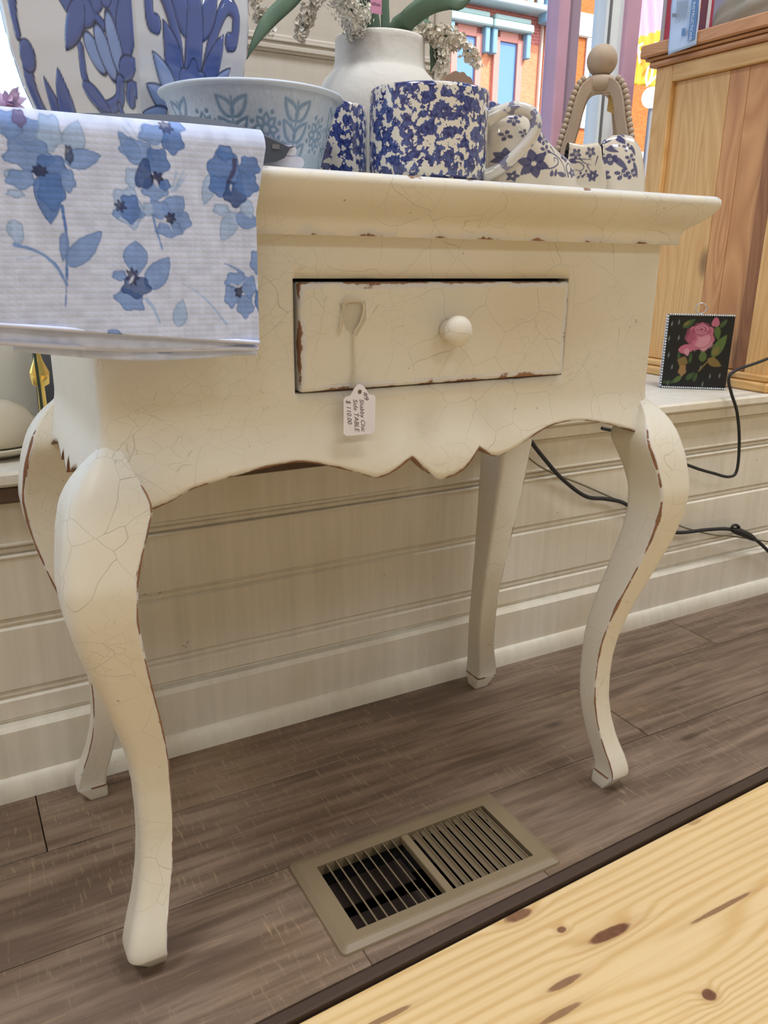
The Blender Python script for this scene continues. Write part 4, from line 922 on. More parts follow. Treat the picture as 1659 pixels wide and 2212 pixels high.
def leafmesh(pts, w, up=(0, -1, 0)):
    C = smooth_path(pts, 26); T = np.gradient(C, axis=0); T /= np.linalg.norm(T, axis=1)[:, None]; P = []
    for i, c_ in enumerate(C):
        f = i/25; ww = w*(.35+.65*math.sin(math.pi*min(1, .18+f*.82))**.7) *min(1, (1.03-f)*3.2)
        s = np.cross(T[i], np.array(up, float)); s /= np.linalg.norm(s)+1e-9; nn = np.cross(s, T[i])
        P.append([c_+s*ww*k-nn*(.18*ww*abs(k)) for k in (-1, -.5, 0, .5, 1)])
    return MB().grid(np.array(P))
def leafthing(nm, label, paths):
    t = thing(nm, label, 'leaves', (VX, VY, ZT+.01), 'leaf sprays in the white vase')
    for pts, w in paths:
        root = np.array([VX+.01*rng.normal(), VY+.01*rng.normal(), ZT+.03]); P = [root]+[at(a, b, y) for a, b, y in pts]
        o = obj('leaf', leafmesh(P, w), LEAF, t); md = o.modifiers.new('thick', 'SOLIDIFY'); md.thickness = .0007
    return t
leafthing('leaf_spray', 'upright dark green strap leaves standing in the white vase', [([(812, 90, .975), (803, 10, .97), (795, -80, .96), (780, -180, .95)], .0075), ([(832, 92, .98), (832, 0, .98), (836, -120, .98)], .006), ([(838, 92, .975), (858, 52, .97), (895, 15, .96), (950, -40, .95)], .0042)])
leafthing('leaf_spray.001', 'broad green leaf arching from the white vase towards the street window', [([(850, 95, .965), (880, 45, .95), (925, 10, .935), (970, 0, .925), (996, 10, .92), (1030, -18, .915)], .0115), ([(885, 92, .99), (915, 30, 1.0), (930, -60, 1.0)], .010)])
leafthing('leaf_spray.002', 'long pale green leaf drooping from the white vase beside the blue jar', [([(800, 80, .98), (770, -90, .97), (705, -100, .96), (640, -15, .95), (580, 45, .945), (548, 95, .94), (533, 128, .94)], .0095)])
leafthing('leaf_spray.003', 'short green leaf hanging down at the rim of the white vase behind the mug', [([(905, 95, .99), (925, 60, 1.0), (940, 95, 1.005), (936, 130, 1.005), (929, 158, 1.005)], .0085)])
def spray(label, pts, rad, n, ca, cb_, psz, y_j=.012, root=True):
    t = thing('dried_flower_spray', label, 'dried flowers', (VX, VY, ZT+.012), 'dried flower sprays in the white vase')
    C = smooth_path([at(a, b, y) for a, b, y in pts], 40); full = np.vstack([[(VX+.01*rng.normal(), VY+.01*rng.normal(), ZT+.03)], [(VX+(C[0][0]-VX)*.3, VY+(C[0][1]-VY)*.3, ZT+.185)], C[::4]])
    obj('stem', MB().tube(smooth_path(full, 40), .0012, 6), STEM, t); mb = MB()
    for k in range(n):
        f = rng.random(); i = f*39; c_ = C[int(i)]; rr_ = rad*(.35+.75*math.sin(math.pi*min(1, .12+f*.8)))*rng.random()**.4
        d = rng.normal(size=3); d /= np.linalg.norm(d); p = c_+d*rr_; q = rng.normal(size=3); q -= d*(q@d); q /= np.linalg.norm(q); w_ = np.cross(d, q); s = 1.45*psz*(.6+.8*rng.random())
        e = p+q*s*.9+d*s*.2
        mb.add([p, p+q*s*.5+w_*s*.55+d*s*.1, e, p+q*s*.5-w_*s*.55+d*s*.1, p+q*s*.45-d*s*.06], [(0, 1, 4), (1, 2, 4), (2, 3, 4), (3, 0, 4)], False, int(rng.random() < .3))
        if k % 5 == 0: mb.tube([c_, p], .0004, 3, caps=False, smooth=False)
    o = obj('blossoms', mb, [ca, cb_], t, fix=False); o['kind'] = 'stuff'
CR1 = flat('dried_cream_petal', lin(240, 233, 220), .8, var=.12, vscale=200); CR2 = flat('dried_tan_petal', lin(218, 206, 190), .8, var=.15, vscale=200); CR3 = flat('dried_grey_seed', lin(232, 229, 220), .8, var=.15, vscale=200); BRN = flat('brown_twig', lin(128, 98, 84), .8)
spray('cream papery flower spray arching from the white vase across the window', [(895, 78, .96), (935, 72, .945), (965, 78, .94), (1000, 100, .935), (1035, 138, .93)], .0125, 520, CR1, CR2, .0046)
spray('cream flower tail hanging beside the short leaf at the vase rim', [(930, 70, 1.0), (955, 100, 1.0), (957, 130, 1.0), (952, 166, 1.0)], .010, 260, CR1, CR2, .0046)
spray('dense grey white seed spray leaning on the rim of the white vase', [(765, 65, .955), (770, 40, .945), (750, 10, .94), (720, -20, .94), (700, -60, .94)], .020, 900, CR3, CR1, .0034)
spray('tan flower tail hanging in front of the beige panel', [(730, -40, 1.0), (700, -30, 1.02), (672, 10, 1.03), (655, 50, 1.03), (648, 82, 1.03)], .012, 330, CR2, CR3, .0045)
spray('tan flower tail hanging close to the blue jar', [(700, -120, 1.0), (600, -110, 1.03), (555, -30, 1.04), (560, 25, 1.04), (585, 75, 1.04)], .014, 330, CR2, CR3, .0045)
# plant label
pk = thing('plant_label', 'pink plant label with black lettering tucked among the leaves', 'label', tuple(at(812, 20, .958)))
a = at(800, -60, .958); b = at(824, 32, .958)
obj('card', MB().box(a[0], b[0], .9575, .9579, b[2], a[2]), flat('pink_card', lin(206, 142, 176), .6), pk)
tm = text_mesh('Amaranthus', .0058, align='RIGHT'); q = at(822, 14, .957); xform(tm, Matrix.Translation((q[0], .9572, q[2])) @ Matrix.Rotation(math.pi/2, 4, 'X')); obj('lettering', tm, INK, pk)
# small scalloped wooden dish behind the mugs
q = at(988, 205, .93); th = np.linspace(0, 2*math.pi, 96, endpoint=False); poly = [(q[0]+(.0275+.0009*math.cos(14*a))*math.cos(a), q[2]-.002+(.0275+.0009*math.cos(14*a))*math.sin(a)) for a in th]
bot = min(b for a, b in poly)
t = thing('scalloped_plaque', 'small brown scalloped wooden plaque behind the mugs', 'plaque', (q[0], .93, ZT)); PLW = flat('brown_plaque_wood', lin(150, 122, 104), .6)
obj('disc', MB().prism(poly, .927, .932), PLW, t); obj('foot', MB().box(q[0]-.012, q[0]+.012, .922, .937, ZT+.0002, max(bot+.004, ZT+.006), b=.001), PLW, t)

# --- painted ceramic birds
CER = m_vprint('painted_ceramic', .1, .5, coat=.6); Z0 = np.array(lin(208, 200, 188)); IN = np.array(lin(52, 56, 104))
def resample(C, n):
    L = np.concatenate([[0], np.cumsum(np.linalg.norm(np.diff(C, axis=0), axis=1))]); t = np.linspace(0, L[-1], n); return np.stack([np.interp(t, L, C[:, j]) for j in range(3)], 1)
def loft(outl, yc, dep, nx=300, na=190, power=2.3):
    xs_ = np.array([o[0] for o in outl]); zs_ = np.array([o[1] for o in outl]); X = np.linspace(xs_[0], xs_[-1], nx); Ztop = np.interp(X, xs_, zs_)
    k = np.hanning(9); k /= k.sum(); Zs = np.convolve(np.pad(Ztop, 4, 'edge'), k, 'valid'); P = np.zeros((nx, na, 3)); a = np.linspace(0, math.pi, 700); kq = 700
    for i in range(nx):
        h = max(Zs[i]-ZT, .001); f = (X[i]-xs_[0])/(xs_[-1]-xs_[0]); dd = dep*max(.05, math.sin(math.pi*min(max(f, .02), .98)))**.45
        c_, s_ = np.cos(a), np.sin(a); P[i] = resample(np.stack([np.full(kq, X[i]), yc-dd*np.sign(c_)*np.abs(c_)**(2/power), ZT+.0002+h*np.abs(s_)**(2/power)], 1), na)
    return P
def flower(p, x, y, r, n=6, ph=0, k=.42):
    for i in range(n):
        a = ph+i*2*math.pi/n; p.fill(p.petal(x+r*.14*math.cos(a), y+r*.14*math.sin(a), x+r*math.cos(a), y+r*math.sin(a), r*k*.75, .65), IN, .93, 4)
def dots(p, x, y, r, n=4, ph=.4):
    for i in range(n): a = ph+i*2*math.pi/n; p.fill(p.ell(x+r*math.cos(a), y+r*math.sin(a), r*.52, r*.68, math.degrees(a)+90), IN, .9, 4)
    p.fill(p.ell(x, y, r*.2, r*.2), IN, .9, 3)
def cx8(px, py, Y): return at(1030+px/4.366, 190+py/4.366, Y)
def curls(p, L):
    for l in L: p.fill(p.stroke(l, 8, 4), IN, .92, 4)
YA = .708
oa = [cx8(a, b, YA) for a, b in ((40, 900), (60, 560), (110, 380), (165, 275), (230, 236), (340, 224), (430, 250), (500, 320), (600, 470), (720, 590), (820, 660), (880, 760), (925, 900))]
P = loft([(q[0], max(q[2], ZT+.002)) for q in oa], YA, .024)
t = thing('ceramic_bird', 'glazed ceramic bird with dark blue painted flowers behind the mug handle', 'figurine', (float(P[..., 0].mean()), YA, ZT), 'painted ceramic birds')
p0 = cx8(0, 0, YA); p1 = cx8(1000, 0, YA); q1 = cx8(0, 1000, YA); Uc = (P[..., 0]-p0[0])/(p1[0]-p0[0])*1000; Vc = (P[..., 2]-(p0[2]+(P[..., 0]-p0[0])*(p1[2]-p0[2])/(p1[0]-p0[0])))/(q1[2]-p0[2])*1000
pc = Pic(Uc, Vc, Z0); flower(pc, 430, 750, 150, 6, .3); flower(pc, 205, 680, 105, 7, .2); flower(pc, 260, 860, 60, 5); dots(pc, 283, 320, 34, 5); dots(pc, 208, 462, 34, 4); dots(pc, 545, 520, 36, 4); dots(pc, 550, 625, 36, 4); dots(pc, 350, 450, 26, 4); dots(pc, 790, 690, 36, 5); dots(pc, 320, 265, 30, 4); flower(pc, 860, 860, 60, 5, .6)
pc.fill(pc.petal(470, 340, 500, 560, 34), IN, .9, 4); pc.fill(pc.petal(425, 370, 500, 560, 30), IN, .9, 4); pc.fill(pc.petal(465, 380, 470, 330, 14), IN, .9, 4); pc.fill(pc.petal(760, 890, 660, 850, 26), IN, .9, 4); pc.fill(pc.petal(600, 890, 610, 820, 20), IN, .9, 4); pc.fill(pc.petal(640, 890, 655, 810, 16), IN, .9, 4)
curls(pc, [[(510, 800), (600, 805), (670, 770), (680, 720), (640, 700), (640, 740)], [(590, 640), (680, 690), (740, 770), (770, 900)], [(800, 900), (780, 800), (820, 760), (850, 800), (840, 850)], [(620, 590), (650, 650)], [(760, 720), (740, 650)]])
mb = MB(); mb.grid(P); o = obj('body', mb, CER, t, fix=False); vcol(o, pc.c)
bk = cx8(120, 330, YA)
YB = .735
ob = [cx8(a, b, YB) for a, b in ((1140, 950), (1146, 640), (1160, 560), (1200, 492), (1290, 447), (1360, 440), (1440, 455), (1500, 530), (1530, 640), (1550, 800), (1560, 970))]
t = thing('ceramic_bird.001', 'glazed ceramic bird with blunt raised tail and blue painted leaves before the beaded stand', 'figurine', (.72, YB, ZT), 'painted ceramic birds')
P = loft([(q[0], max(q[2], ZT+.002)) for q in ob], YB, .018)
def bird_uv(P, Y):
    p0 = cx8(0, 0, Y); p1 = cx8(1000, 0, Y); q1 = cx8(0, 1000, Y); U = (P[..., 0]-p0[0])/(p1[0]-p0[0])*1000
    return U, (P[..., 2]-(p0[2]+(P[..., 0]-p0[0])*(p1[2]-p0[2])/(p1[0]-p0[0])))/(q1[2]-p0[2])*1000
pc = Pic(*bird_uv(P, YB), Z0)
for l in (((1210, 520), (1280, 480), 24), ((1200, 560), (1320, 530), 24), ((1350, 500), (1430, 580), 22), ((1345, 530), (1430, 590), 16), ((1380, 490), (1435, 570), 16), ((1260, 620), (1360, 670), 22), ((1280, 610), (1380, 600), 18), ((1310, 710), (1440, 870), 30), ((1500, 780), (1550, 960), 20), ((1230, 760), (1215, 870), 14), ((1480, 600), (1520, 720), 18), ((1200, 650), (1260, 690), 18)): pc.fill(pc.petal(*l[0], *l[1], l[2]), IN, .9, 4)
dots(pc, 1290, 740, 38, 6); dots(pc, 1385, 905, 40, 4); dots(pc, 1475, 910, 36, 4); dots(pc, 1465, 745, 34, 4); dots(pc, 1240, 910, 40, 5); dots(pc, 1400, 480, 30, 4); pc.fill(4-np.abs(pc.ell(1228, 597, 18, 14)), IN, .9, 4); pc.fill(pc.ell(1228, 597, 7, 6), IN, .9, 3); dots(pc, 1440, 625, 30, 4)
mb = MB(); mb.grid(P); o = obj('body', mb, CER, t, fix=False); vcol(o, pc.c)
YT = .720
tl = [cx8(a, b, YT) for a, b in ((795, 950), (800, 545), (815, 522), (870, 528), (960, 540), (1060, 526), (1120, 514), (1145, 545), (1160, 640), (1195, 720), (1225, 950))]
nx, na = 220, 130; xs_ = np.array([q[0] for q in tl]); zs_ = np.array([max(q[2], ZT+.001) for q in tl]); X = np.linspace(xs_[0], xs_[-1], nx); Zt_ = np.interp(X, xs_, zs_); P = np.zeros((nx, na, 3))
for i in range(nx):
    a = np.linspace(0, math.pi, 700); f = i/(nx-1); dd = .007+.004*f; dd *= min(1, (.02+f)*14)**.5*min(1, (1.02-f)*14)**.5; h = max(Zt_[i]-ZT, .001); zz = ZT+.0002+h*np.abs(np.sin(a))**.35
    P[i] = resample(np.stack([np.full(700, X[i]), YT+.010*f-dd*np.sign(np.cos(a))*np.abs(np.cos(a))**.6-.006*(zz-ZT)/.05, zz], 1), na)
pc = Pic(*bird_uv(P, YT), Z0); dots(pc, 920, 665, 36, 5); dots(pc, 1080, 655, 36, 5); flower(pc, 1140, 900, 70, 6); dots(pc, 1000, 890, 26, 3); dots(pc, 1060, 870, 24, 3); pc.fill(pc.petal(860, 720, 940, 760, 24), IN, .9, 4); pc.fill(pc.petal(800, 600, 870, 615, 10), IN, .9, 4)
curls(pc, [[(880, 715), (960, 720), (1100, 730)], [(960, 710), (1020, 760), (1095, 785)], [(880, 740), (980, 760), (1025, 810), (990, 840), (930, 825)], [(1060, 790), (1100, 850)], [(1165, 700), (1150, 790)]])
mb = MB(); mb.grid(P); o = obj('tail', mb, CER, t, fix=False); vcol(o, pc.c)

# --- beaded wooden crown stand with ball finial
LX, LY = .740, .812
WDS = NT('grey_washed_wood'); nn = WDS.noise(1, 4, .6, v=WDS.mapv((40, 40, 8))); WDS.base(WDS.mix(nn, lin(150, 132, 116), lin(192, 172, 152))); WDS.rough(.7); WDS.bump(nn, .2, .001); WDS = WDS.m
ln = thing('beaded_stand', 'grey washed wooden crown stand with beaded arms and a ball finial', 'stand', (LX, LY, ZT))
ARM = [(.060, 0), (.0625, .02), (.0615, .042), (.055, .066), (.0475, .088), (.042, .108), (.034, .124), (.022, .1325), (.006, .1345)]
A = smooth_path([(a, 0, b) for a, b in ARM], 30); tw = .011
T_ = np.gradient(A, axis=0); T_ /= np.linalg.norm(T_, axis=1)[:, None]; N_ = np.stack([T_[:, 2], np.zeros(30), -T_[:, 0]], 1)
base_dir = math.atan2(-LY, -LX)
for k in range(4):
    ang = base_dir+math.radians(46)+k*math.pi/2; Rz = np.array([[math.cos(ang), -math.sin(ang), 0], [math.sin(ang), math.cos(ang), 0], [0, 0, 1]]); mb = MB(); rows = []
    for i in range(30):
        o_, i_ = A[i]+N_[i]*0, A[i]-N_[i]*tw*1.25
        rows.append([o_+(0, -.0055, 0), o_+(0, .0055, 0), i_+(0, .0055, 0), i_+(0, -.0055, 0)])
    rows = np.array(rows) @ Rz.T+np.array([LX, LY, ZT+.0005]); mb.grid(rows, closev=True, smooth=False); mb.f += [(3, 2, 1, 0), tuple(29*4+q for q in range(4))]; mb.sm += [False]*2; mb.mi += [0]*2
    arm = obj('arm', mb, WDS, ln)
    if k == 0:
        bmsh = MB().lathe([(0, -.0036)]+[(.0036*math.sin(a), -.0036*math.cos(a)) for a in np.linspace(.3, math.pi-.3, 6)]+[(0, .0036)], n=10).mesh('bead'); bmsh.materials.append(WDS)
    L_ = np.concatenate([[0], np.cumsum(np.linalg.norm(np.diff(A, axis=0), axis=1))])
    for s in np.arange(.004, L_[-1]-.02, .0064):
        q = np.array([np.interp(s, L_, A[:, j]) for j in range(3)]); nrm = np.array([np.interp(s, L_, N_[:, j]) for j in range(3)]); p = Rz @ (q+nrm*.0024)+np.array([LX, LY, ZT+.0005])
        bo = bpy.data.objects.new('bead', bmsh); link(bo); bo.location = p; par(bo, arm)
obj('collar', MB().lathe([(0, .122), (.016, .122), (.019, .126), (.019, .1345), (.015, .138), (.010, .1395), (0, .1395)], (LX, LY, ZT), 28), WDS, ln)
obj('finial', MB().lathe([(.006, .1396)]+[(.0178*math.sin(a), .1555-.0178*math.cos(a)) for a in np.linspace(.4, math.pi-.05, 14)]+[(0, .1733)], (LX, LY, ZT), 28), WDS, ln)
g = at(1321, 205, LY-.002); t = thing('hang_tag', 'small kraft paper tag hanging inside the beaded stand', 'tag', tuple(g))
KR = flat('gold_kraft', lin(178, 148, 92), .6, vscale=120, var=.12)
poly = [(at(a, b, LY)[0], at(a, b, LY)[2]) for a, b in ((1311, 240), (1325, 246), (1331, 205), (1330, 196), (1325, 187), (1318, 194), (1316, 200))]
obj('card', MB().prism(poly, LY-.0005, LY), KR, t)
obj('string', MB().tube([at(1323, 192, LY-.0002), at(1320, 175, LY), np.array([LX, LY, ZT+.1215])], .0005, 5), STR, t)
obj('scribble', MB().tube(smooth_path([at(a, b, LY-.0009) for a, b in ((1319, 232), (1326, 224), (1318, 222), (1327, 214), (1320, 212), (1327, 204), (1322, 204))], 40), .0003, 4), flat('pale_ink', lin(222, 206, 160), .6), t)

# ================================================================== PINE CABINET ON THE LEDGE
HA = m_honey('honey_pine_light', lin(226, 182, 122), lin(212, 164, 102), lin(186, 134, 80)); HB = m_honey('honey_pine_red', lin(212, 156, 102), lin(190, 132, 82), lin(160, 104, 64)); HC = m_honey('honey_pine_dark', lin(158, 106, 68), lin(140, 90, 56), lin(112, 70, 44))
HY = m_honey('honey_pine_rail', lin(224, 182, 120), lin(208, 162, 100), lin(184, 134, 80), 'y'); HT = m_honey('honey_pine_top', lin(204, 150, 104), lin(188, 134, 88), lin(154, 104, 68), 'y')
CX = 1.485; CW = .62
cab = thing('pine_cabinet', 'honey coloured pine cabinet with panelled side standing on the window ledge', 'cabinet', (CX+CW/2, 1.26, LZ))
ya, yb = 1.066, atx(1412, 200, CX)[1]                       # near and far ends
ztop = atx(1408, 150, CX)[2]
obj('carcass', MB().box(CX+.03, CX+CW, ya+.004, yb-.004, LZ+.001, ztop-.002), HC, cab)
ysf = atx(1448, 200, CX)[1]; ysn = atx(1632, 440, CX)[1]
obj('stile', MB().box(CX, CX+.0295, ysf, yb, LZ+.03, ztop, b=.002), HA, cab); obj('stile', MB().box(CX, CX+.0295, ya, ysn-.030, LZ+.03, ztop, b=.002), HA, cab); obj('stile', MB().box(CX+.003, CX+.0295, ysn-.0295, ysn, LZ+.03, ztop, b=.001), HC, cab)
zr0 = atx(1500, 165, CX)[2]; obj('top_rail', MB().box(CX-.001, CX+.0295, ysn+.0004, ysf-.0004, zr0, ztop, b=.002), HY, cab)
yk = [ysf-.0006, atx(1545, 350, CX)[1], atx(1585, 350, CX)[1], ysn+.0006]
for (a, b), m_ in zip(zip(yk[1:], yk[:-1]), (HA, HB, HB)): obj('panel_stave', MB().box(CX+.012, CX+.0295, a+.0004, b-.0004, LZ+.036, zr0-.0005, b=.0006), m_, cab)
tp_ = MB()
for o_, z0, z1 in ((.012, 0, .012), (.019, .0125, .0185), (.027, .019, .045)): tp_.box(CX-o_, CX+CW+o_, ya-o_, yb+o_, ztop+.0005+z0, ztop+z1, b=.003)
obj('cornice', tp_, HT, cab); ZK = ztop+.045
bs = MB().box(CX-.016, CX+CW, ya-.016, yb, LZ+.0004, LZ+.020, b=.004).box(CX-.008, CX+CW, ya-.008, yb, LZ+.0205, LZ+.0345, b=.003); obj('base_moulding', bs, HY, cab)
# on top of the cabinet: leaflet, framed flag picture, grey driftwood
lf = thing('instruction_leaflet', 'clear bagged instruction leaflet hanging over the cabinet cornice', 'leaflet', (CX-.03, 1.3, ZK))
XA = CX-.030
def ax(px, py): q = atx(px, py, XA); return q
ca = [ax(1443, 120), ax(1504, 96), ax(1519, -30), ax(1455, -30)]
P = np.zeros((16, 20, 3))
for i in range(16):
    for j in range(20):
        f, g_ = i/15, j/19; q = (ca[0]*(1-f)+ca[1]*f)*(1-g_)+(ca[3]*(1-f)+ca[2]*f)*g_; P[i, j] = q+np.array([-.0015*math.sin(f*6+g_*3)-.001*math.sin(g_*11), 0, 0])
o = obj('sheet', MB().grid(P), m_vprint('leaflet_paper', .18, .5), lf, fix=False); v = verts(o)
f = np.repeat(np.linspace(0, 1, 16), 20); cc = np.tile(np.array(lin(186, 204, 230)), (320, 1)); vcol(o, cc); md = o.modifiers.new('thick', 'SOLIDIFY'); md.thickness = .0006
def on_leaf(f, g_, d=.004): return (ca[0]*(1-f)+ca[1]*f)*(1-g_)+(ca[3]*(1-f)+ca[2]*f)*g_-np.array([d, 0, 0])
def leaf_poly(nm, F0, F1, G0, G1, mat): q = [on_leaf(a, b) for a, b in ((F0, G0), (F1, G0), (F1, G1), (F0, G1))]; obj(nm, MB().add(q, [(0, 1, 2, 3)]), mat, lf)
BLB = flat('blue_leaflet_bar', lin(92, 128, 178), .4); GRY = flat('grey_print', lin(128, 132, 142), .6); REDP = flat('red_print', lin(214, 92, 110), .6)
leaf_poly('blue_bar', .72, .95, .10, .78, BLB)
for k in range(9): leaf_poly('text_line', .22+.045*k, .235+.045*k, .45+.03*(k % 3), .78, GRY)
leaf_poly('printed_icon', .48, .60, .22, .34, BLB); leaf_poly('printed_icon', .08, .20, .55, .6, GRY)
for k in range(4): leaf_poly('red_lettering', .25+.12*k, .33+.12*k, .82+.012*k, .90+.012*k, REDP)
tm = text_mesh('INSTRUCTIONS', .0125); q0 = on_leaf(.78, .74, .005); q1 = on_leaf(.78, .10, .005); q2 = on_leaf(.90, .74, .005)
e1 = (q1-q0)/np.linalg.norm(q1-q0); e2 = (q2-q0); e2 -= e1*(e1@e2); e2 /= np.linalg.norm(e2); nrm = np.cross(e1, e2)
wlen = max(v.co.x for v in tm.vertices); sfac = np.linalg.norm(q1-q0)/wlen
MM = Matrix([[e1[0]*sfac, e2[0]*sfac, nrm[0], q0[0]], [e1[1]*sfac, e2[1]*sfac, nrm[1], q0[1]], [e1[2]*sfac, e2[2]*sfac, nrm[2], q0[2]], [0, 0, 0, 1]]); xform(tm, MM); obj('lettering', tm, flat('white_print', lin(232, 238, 246), .5), lf)
fr = thing('flag_picture', 'red and white striped flag picture with stars standing on the cabinet behind the leaflet', 'picture', (CX+.1, 1.35, ZK))
XF = CX+.02
def afx(px, py): return atx(px, py, XF)
def quad(nm, pxs, mat, par_, X, th=.004):
    poly = [(atx(a, b, X)[1], max(atx(a, b, X)[2], ZK+.0006)) for a, b in pxs]; return obj(nm, MB().prism(poly, X, X+th, 'x'), mat, par_)
RED = flat('flag_red', lin(176, 60, 76), .6); NAVY = flat('flag_navy', lin(58, 64, 92), .6); CRM = flat('flag_cream', lin(226, 222, 214), .6)
quad('canton', ((1422, 115), (1455, 115), (1455, 85), (1424, 88)), NAVY, fr, XF); quad('red_stripe', ((1434, 86), (1452, 84), (1462, -40), (1446, -40)), RED, fr, XF+.0005)
quad('cream_stripe', ((1452, 84), (1460, 84), (1470, -40), (1462, -40)), CRM, fr, XF+.0005); quad('frame_edge', ((1424, 100), (1430, 100), (1443, -40), (1437, -40)), flat('silver_edge', lin(170, 166, 170), .4), fr, XF-.002, .005)
st5 = []
c_ = atx(1430, 103, XF-.001)
for k in range(10): a = math.pi/2+k*math.pi/5; r_ = .006 if k % 2 == 0 else .0025; st5.append((c_[1]+r_*math.cos(a), c_[2]+r_*math.sin(a)))
obj('star', MB().prism(st5, XF-.0014, XF-.0002, 'x'), CRM, fr)
XB = CX+.05
fb = thing('red_frame', 'dark red framed picture leaning behind the instruction leaflet', 'picture frame', (XB, 1.25, ZK)); quad('dark_red_side', ((1505, 92), (1522, 88), (1535, -40), (1519, -40)), flat('oxblood', lin(112, 56, 66), .5), fb, XB); quad('mat_board', ((1521, 84), (1528, 82), (1542, -40), (1536, -40)), CRM, fb, XB-.001); quad('outer_edge', ((1529, 78), (1534, 76), (1546, -40), (1542, -40)), RED, fb, XB); quad('lilac_face', ((1535, 76), (1600, 60), (1612, -60), (1547, -40)), flat('lilac_grey_cloth', lin(156, 152, 170), .8), fb, XB+.002)
dw = bmesh.new(); bmesh.ops.create_icosphere(dw, subdivisions=5, radius=1)
dc = atx(1640, 35, CX+.06)
for v_ in dw.verts:
    c_ = v_.co; n_ = math.sin(c_.x*5+c_.z*4)*.10+math.sin(c_.y*9+2*c_.z)*.07+math.sin(c_.z*13+c_.x*7)*.04
    k = 1+n_; y = c_.y*.135*k; z = c_.z*.075*k+(-.035*(c_.y+.1)); v_.co = Vector((dc[0]+c_.x*.05*k, dc[1]-.02+y, 0)); v_.co.z = max(ZK+.0006, dc[2]+z)
me = bpy.data.meshes.new('driftwood'); dw.to_mesh(me); dw.free(); me.polygons.foreach_set('use_smooth', [True]*len(me.polygons))
tag(obj('driftwood', me, m_stone('grey_driftwood', lin(132, 124, 112), lin(164, 156, 142), 45)), 'lumpy grey driftwood piece lying on the cabinet top', 'driftwood')

# ================================================================== LEDGE THINGS AND CORDS
# rose picture block
pa = atz(1428, 838, LZ); pb = atz(1566, 843, LZ); dv = pb-pa; wdt = float(np.linalg.norm(dv[:2])); rz = math.atan2(dv[1], dv[0])
hgt = .122
rb = thing('rose_picture', 'black picture block with a painted pink rose and a wire ring on the ledge', 'picture', tuple(pa)); 
def rp(u, w, d=0.0): return np.array([pa[0]+u*math.cos(rz)+d*math.sin(rz), pa[1]+u*math.sin(rz)-d*math.cos(rz), LZ+.001+w])
hgt = float(np.linalg.norm(at(1436, 682, pa[1])-at(1428, 838, pa[1])))
NXG, NZG = 140, 140; uu = np.linspace(0, 1, NXG); P = np.array([[rp(a*wdt, b*hgt, .0004) for b in np.linspace(0, 1, NZG)] for a in uu])
U, V = np.meshgrid(uu*810, (1-np.linspace(0, 1, NZG))*800, indexing='ij'); p = Pic(U, V, lin(26, 28, 30))
PK = np.array(lin(196, 110, 132)); PK2 = np.array(lin(222, 160, 172)); PD = np.array(lin(160, 78, 104)); GN = np.array(lin(96, 118, 62)); GD = np.array(lin(70, 96, 56)); OL = np.array(lin(140, 116, 66))
for x, y in ((45, 90), (130, 70), (30, 250), (150, 240), (50, 430), (110, 560), (470, 560), (600, 650), (700, 60), (720, 640), (520, 740), (80, 740), (370, 360)): p.fill(p.petal(x, y-26, x-6, y+34, 11, 1.2), lin(150, 158, 152), .55, 6)
p.fill(p.petal(180, 130, 330, 40, 36), GD, .9, 6); p.fill(p.petal(190, 110, 270, 60, 16), OL, .8, 6); p.fill(p.petal(600, 110, 640, 260, 40), GN, .8, 8); p.fill(p.petal(640, 120, 720, 40, 26), GD, .9, 6); p.fill(p.stroke([(450, 600), (540, 500), (620, 440)], 9, 7), OL, .9, 5)
p.fill(p.petal(590, 440, 740, 200, 62), GN, .92, 8); p.fill(p.petal(600, 420, 660, 330, 40), OL, .7, 10); p.fill(p.petal(540, 470, 720, 540, 46), OL, .9, 8); p.fill(p.petal(480, 500, 470, 370, 48), GN, .8, 8)
p.fill(p.blob(420, 230, 165, 145, 0, 7, .08), PK, 1, 8); p.fill(p.blob(470, 290, 100, 85), PK2, .7, 30); p.fill(p.blob(420, 150, 110, 70), PD, .8, 18); p.fill(5-np.abs(p.ell(420, 150, 75, 45)), PK2, .8, 6); p.fill(5-np.abs(p.ell(415, 150, 36, 24)), PK2, .8, 6); p.fill(p.blob(290, 220, 65, 80), PD, .7, 18); p.fill(6-np.abs(p.ell(420, 250, 130, 100)), PD, .6, 8)
p.fill(p.blob(580, 70, 48, 50, 0, 3, .1), PK, 1, 6); p.fill(p.petal(160, 380, 390, 340, 50), PK, 1, 8); p.fill(p.petal(250, 360, 290, 440, 34), PK2, .8, 10)
p.fill(p.blob(230, 500, 62, 50, 0, 4, .1), OL, .9, 8); p.fill(p.blob(240, 600, 48, 62), np.array(lin(170, 130, 84)), .9, 10); p.fill(p.petal(180, 480, 170, 390, 18), GD, .9, 6); p.fill(p.petal(320, 520, 330, 400, 20), GD, .9, 6); p.fill(p.petal(240, 670, 130, 740, 30), GN, .9, 6); p.fill(p.petal(300, 700, 400, 620, 30), GD, .9, 6); p.fill(p.petal(400, 720, 430, 620, 24), GD, .9, 6); p.fill(p.petal(0, 735, 170, 735, 16), GD, .7, 8)
p.c *= .72
mb = MB(); mb.grid(P); o = obj('painting', mb, m_vprint('painted_face', .35, .4), rb, fix=False); vcol(o, p.c)
bk = [rp(0, 0), rp(wdt, 0), rp(wdt, 0, -.022), rp(0, 0, -.022)]; mb = MB(); mb.add([q for q in bk]+[q+np.array([0, 0, hgt]) for q in bk], [(0, 1, 2, 3), (7, 6, 5, 4), (0, 4, 5, 1), (1, 5, 6, 2), (2, 6, 7, 3), (3, 7, 4, 0)]); obj('block', mb, flat('black_block', lin(30, 28, 28), .5), rb)
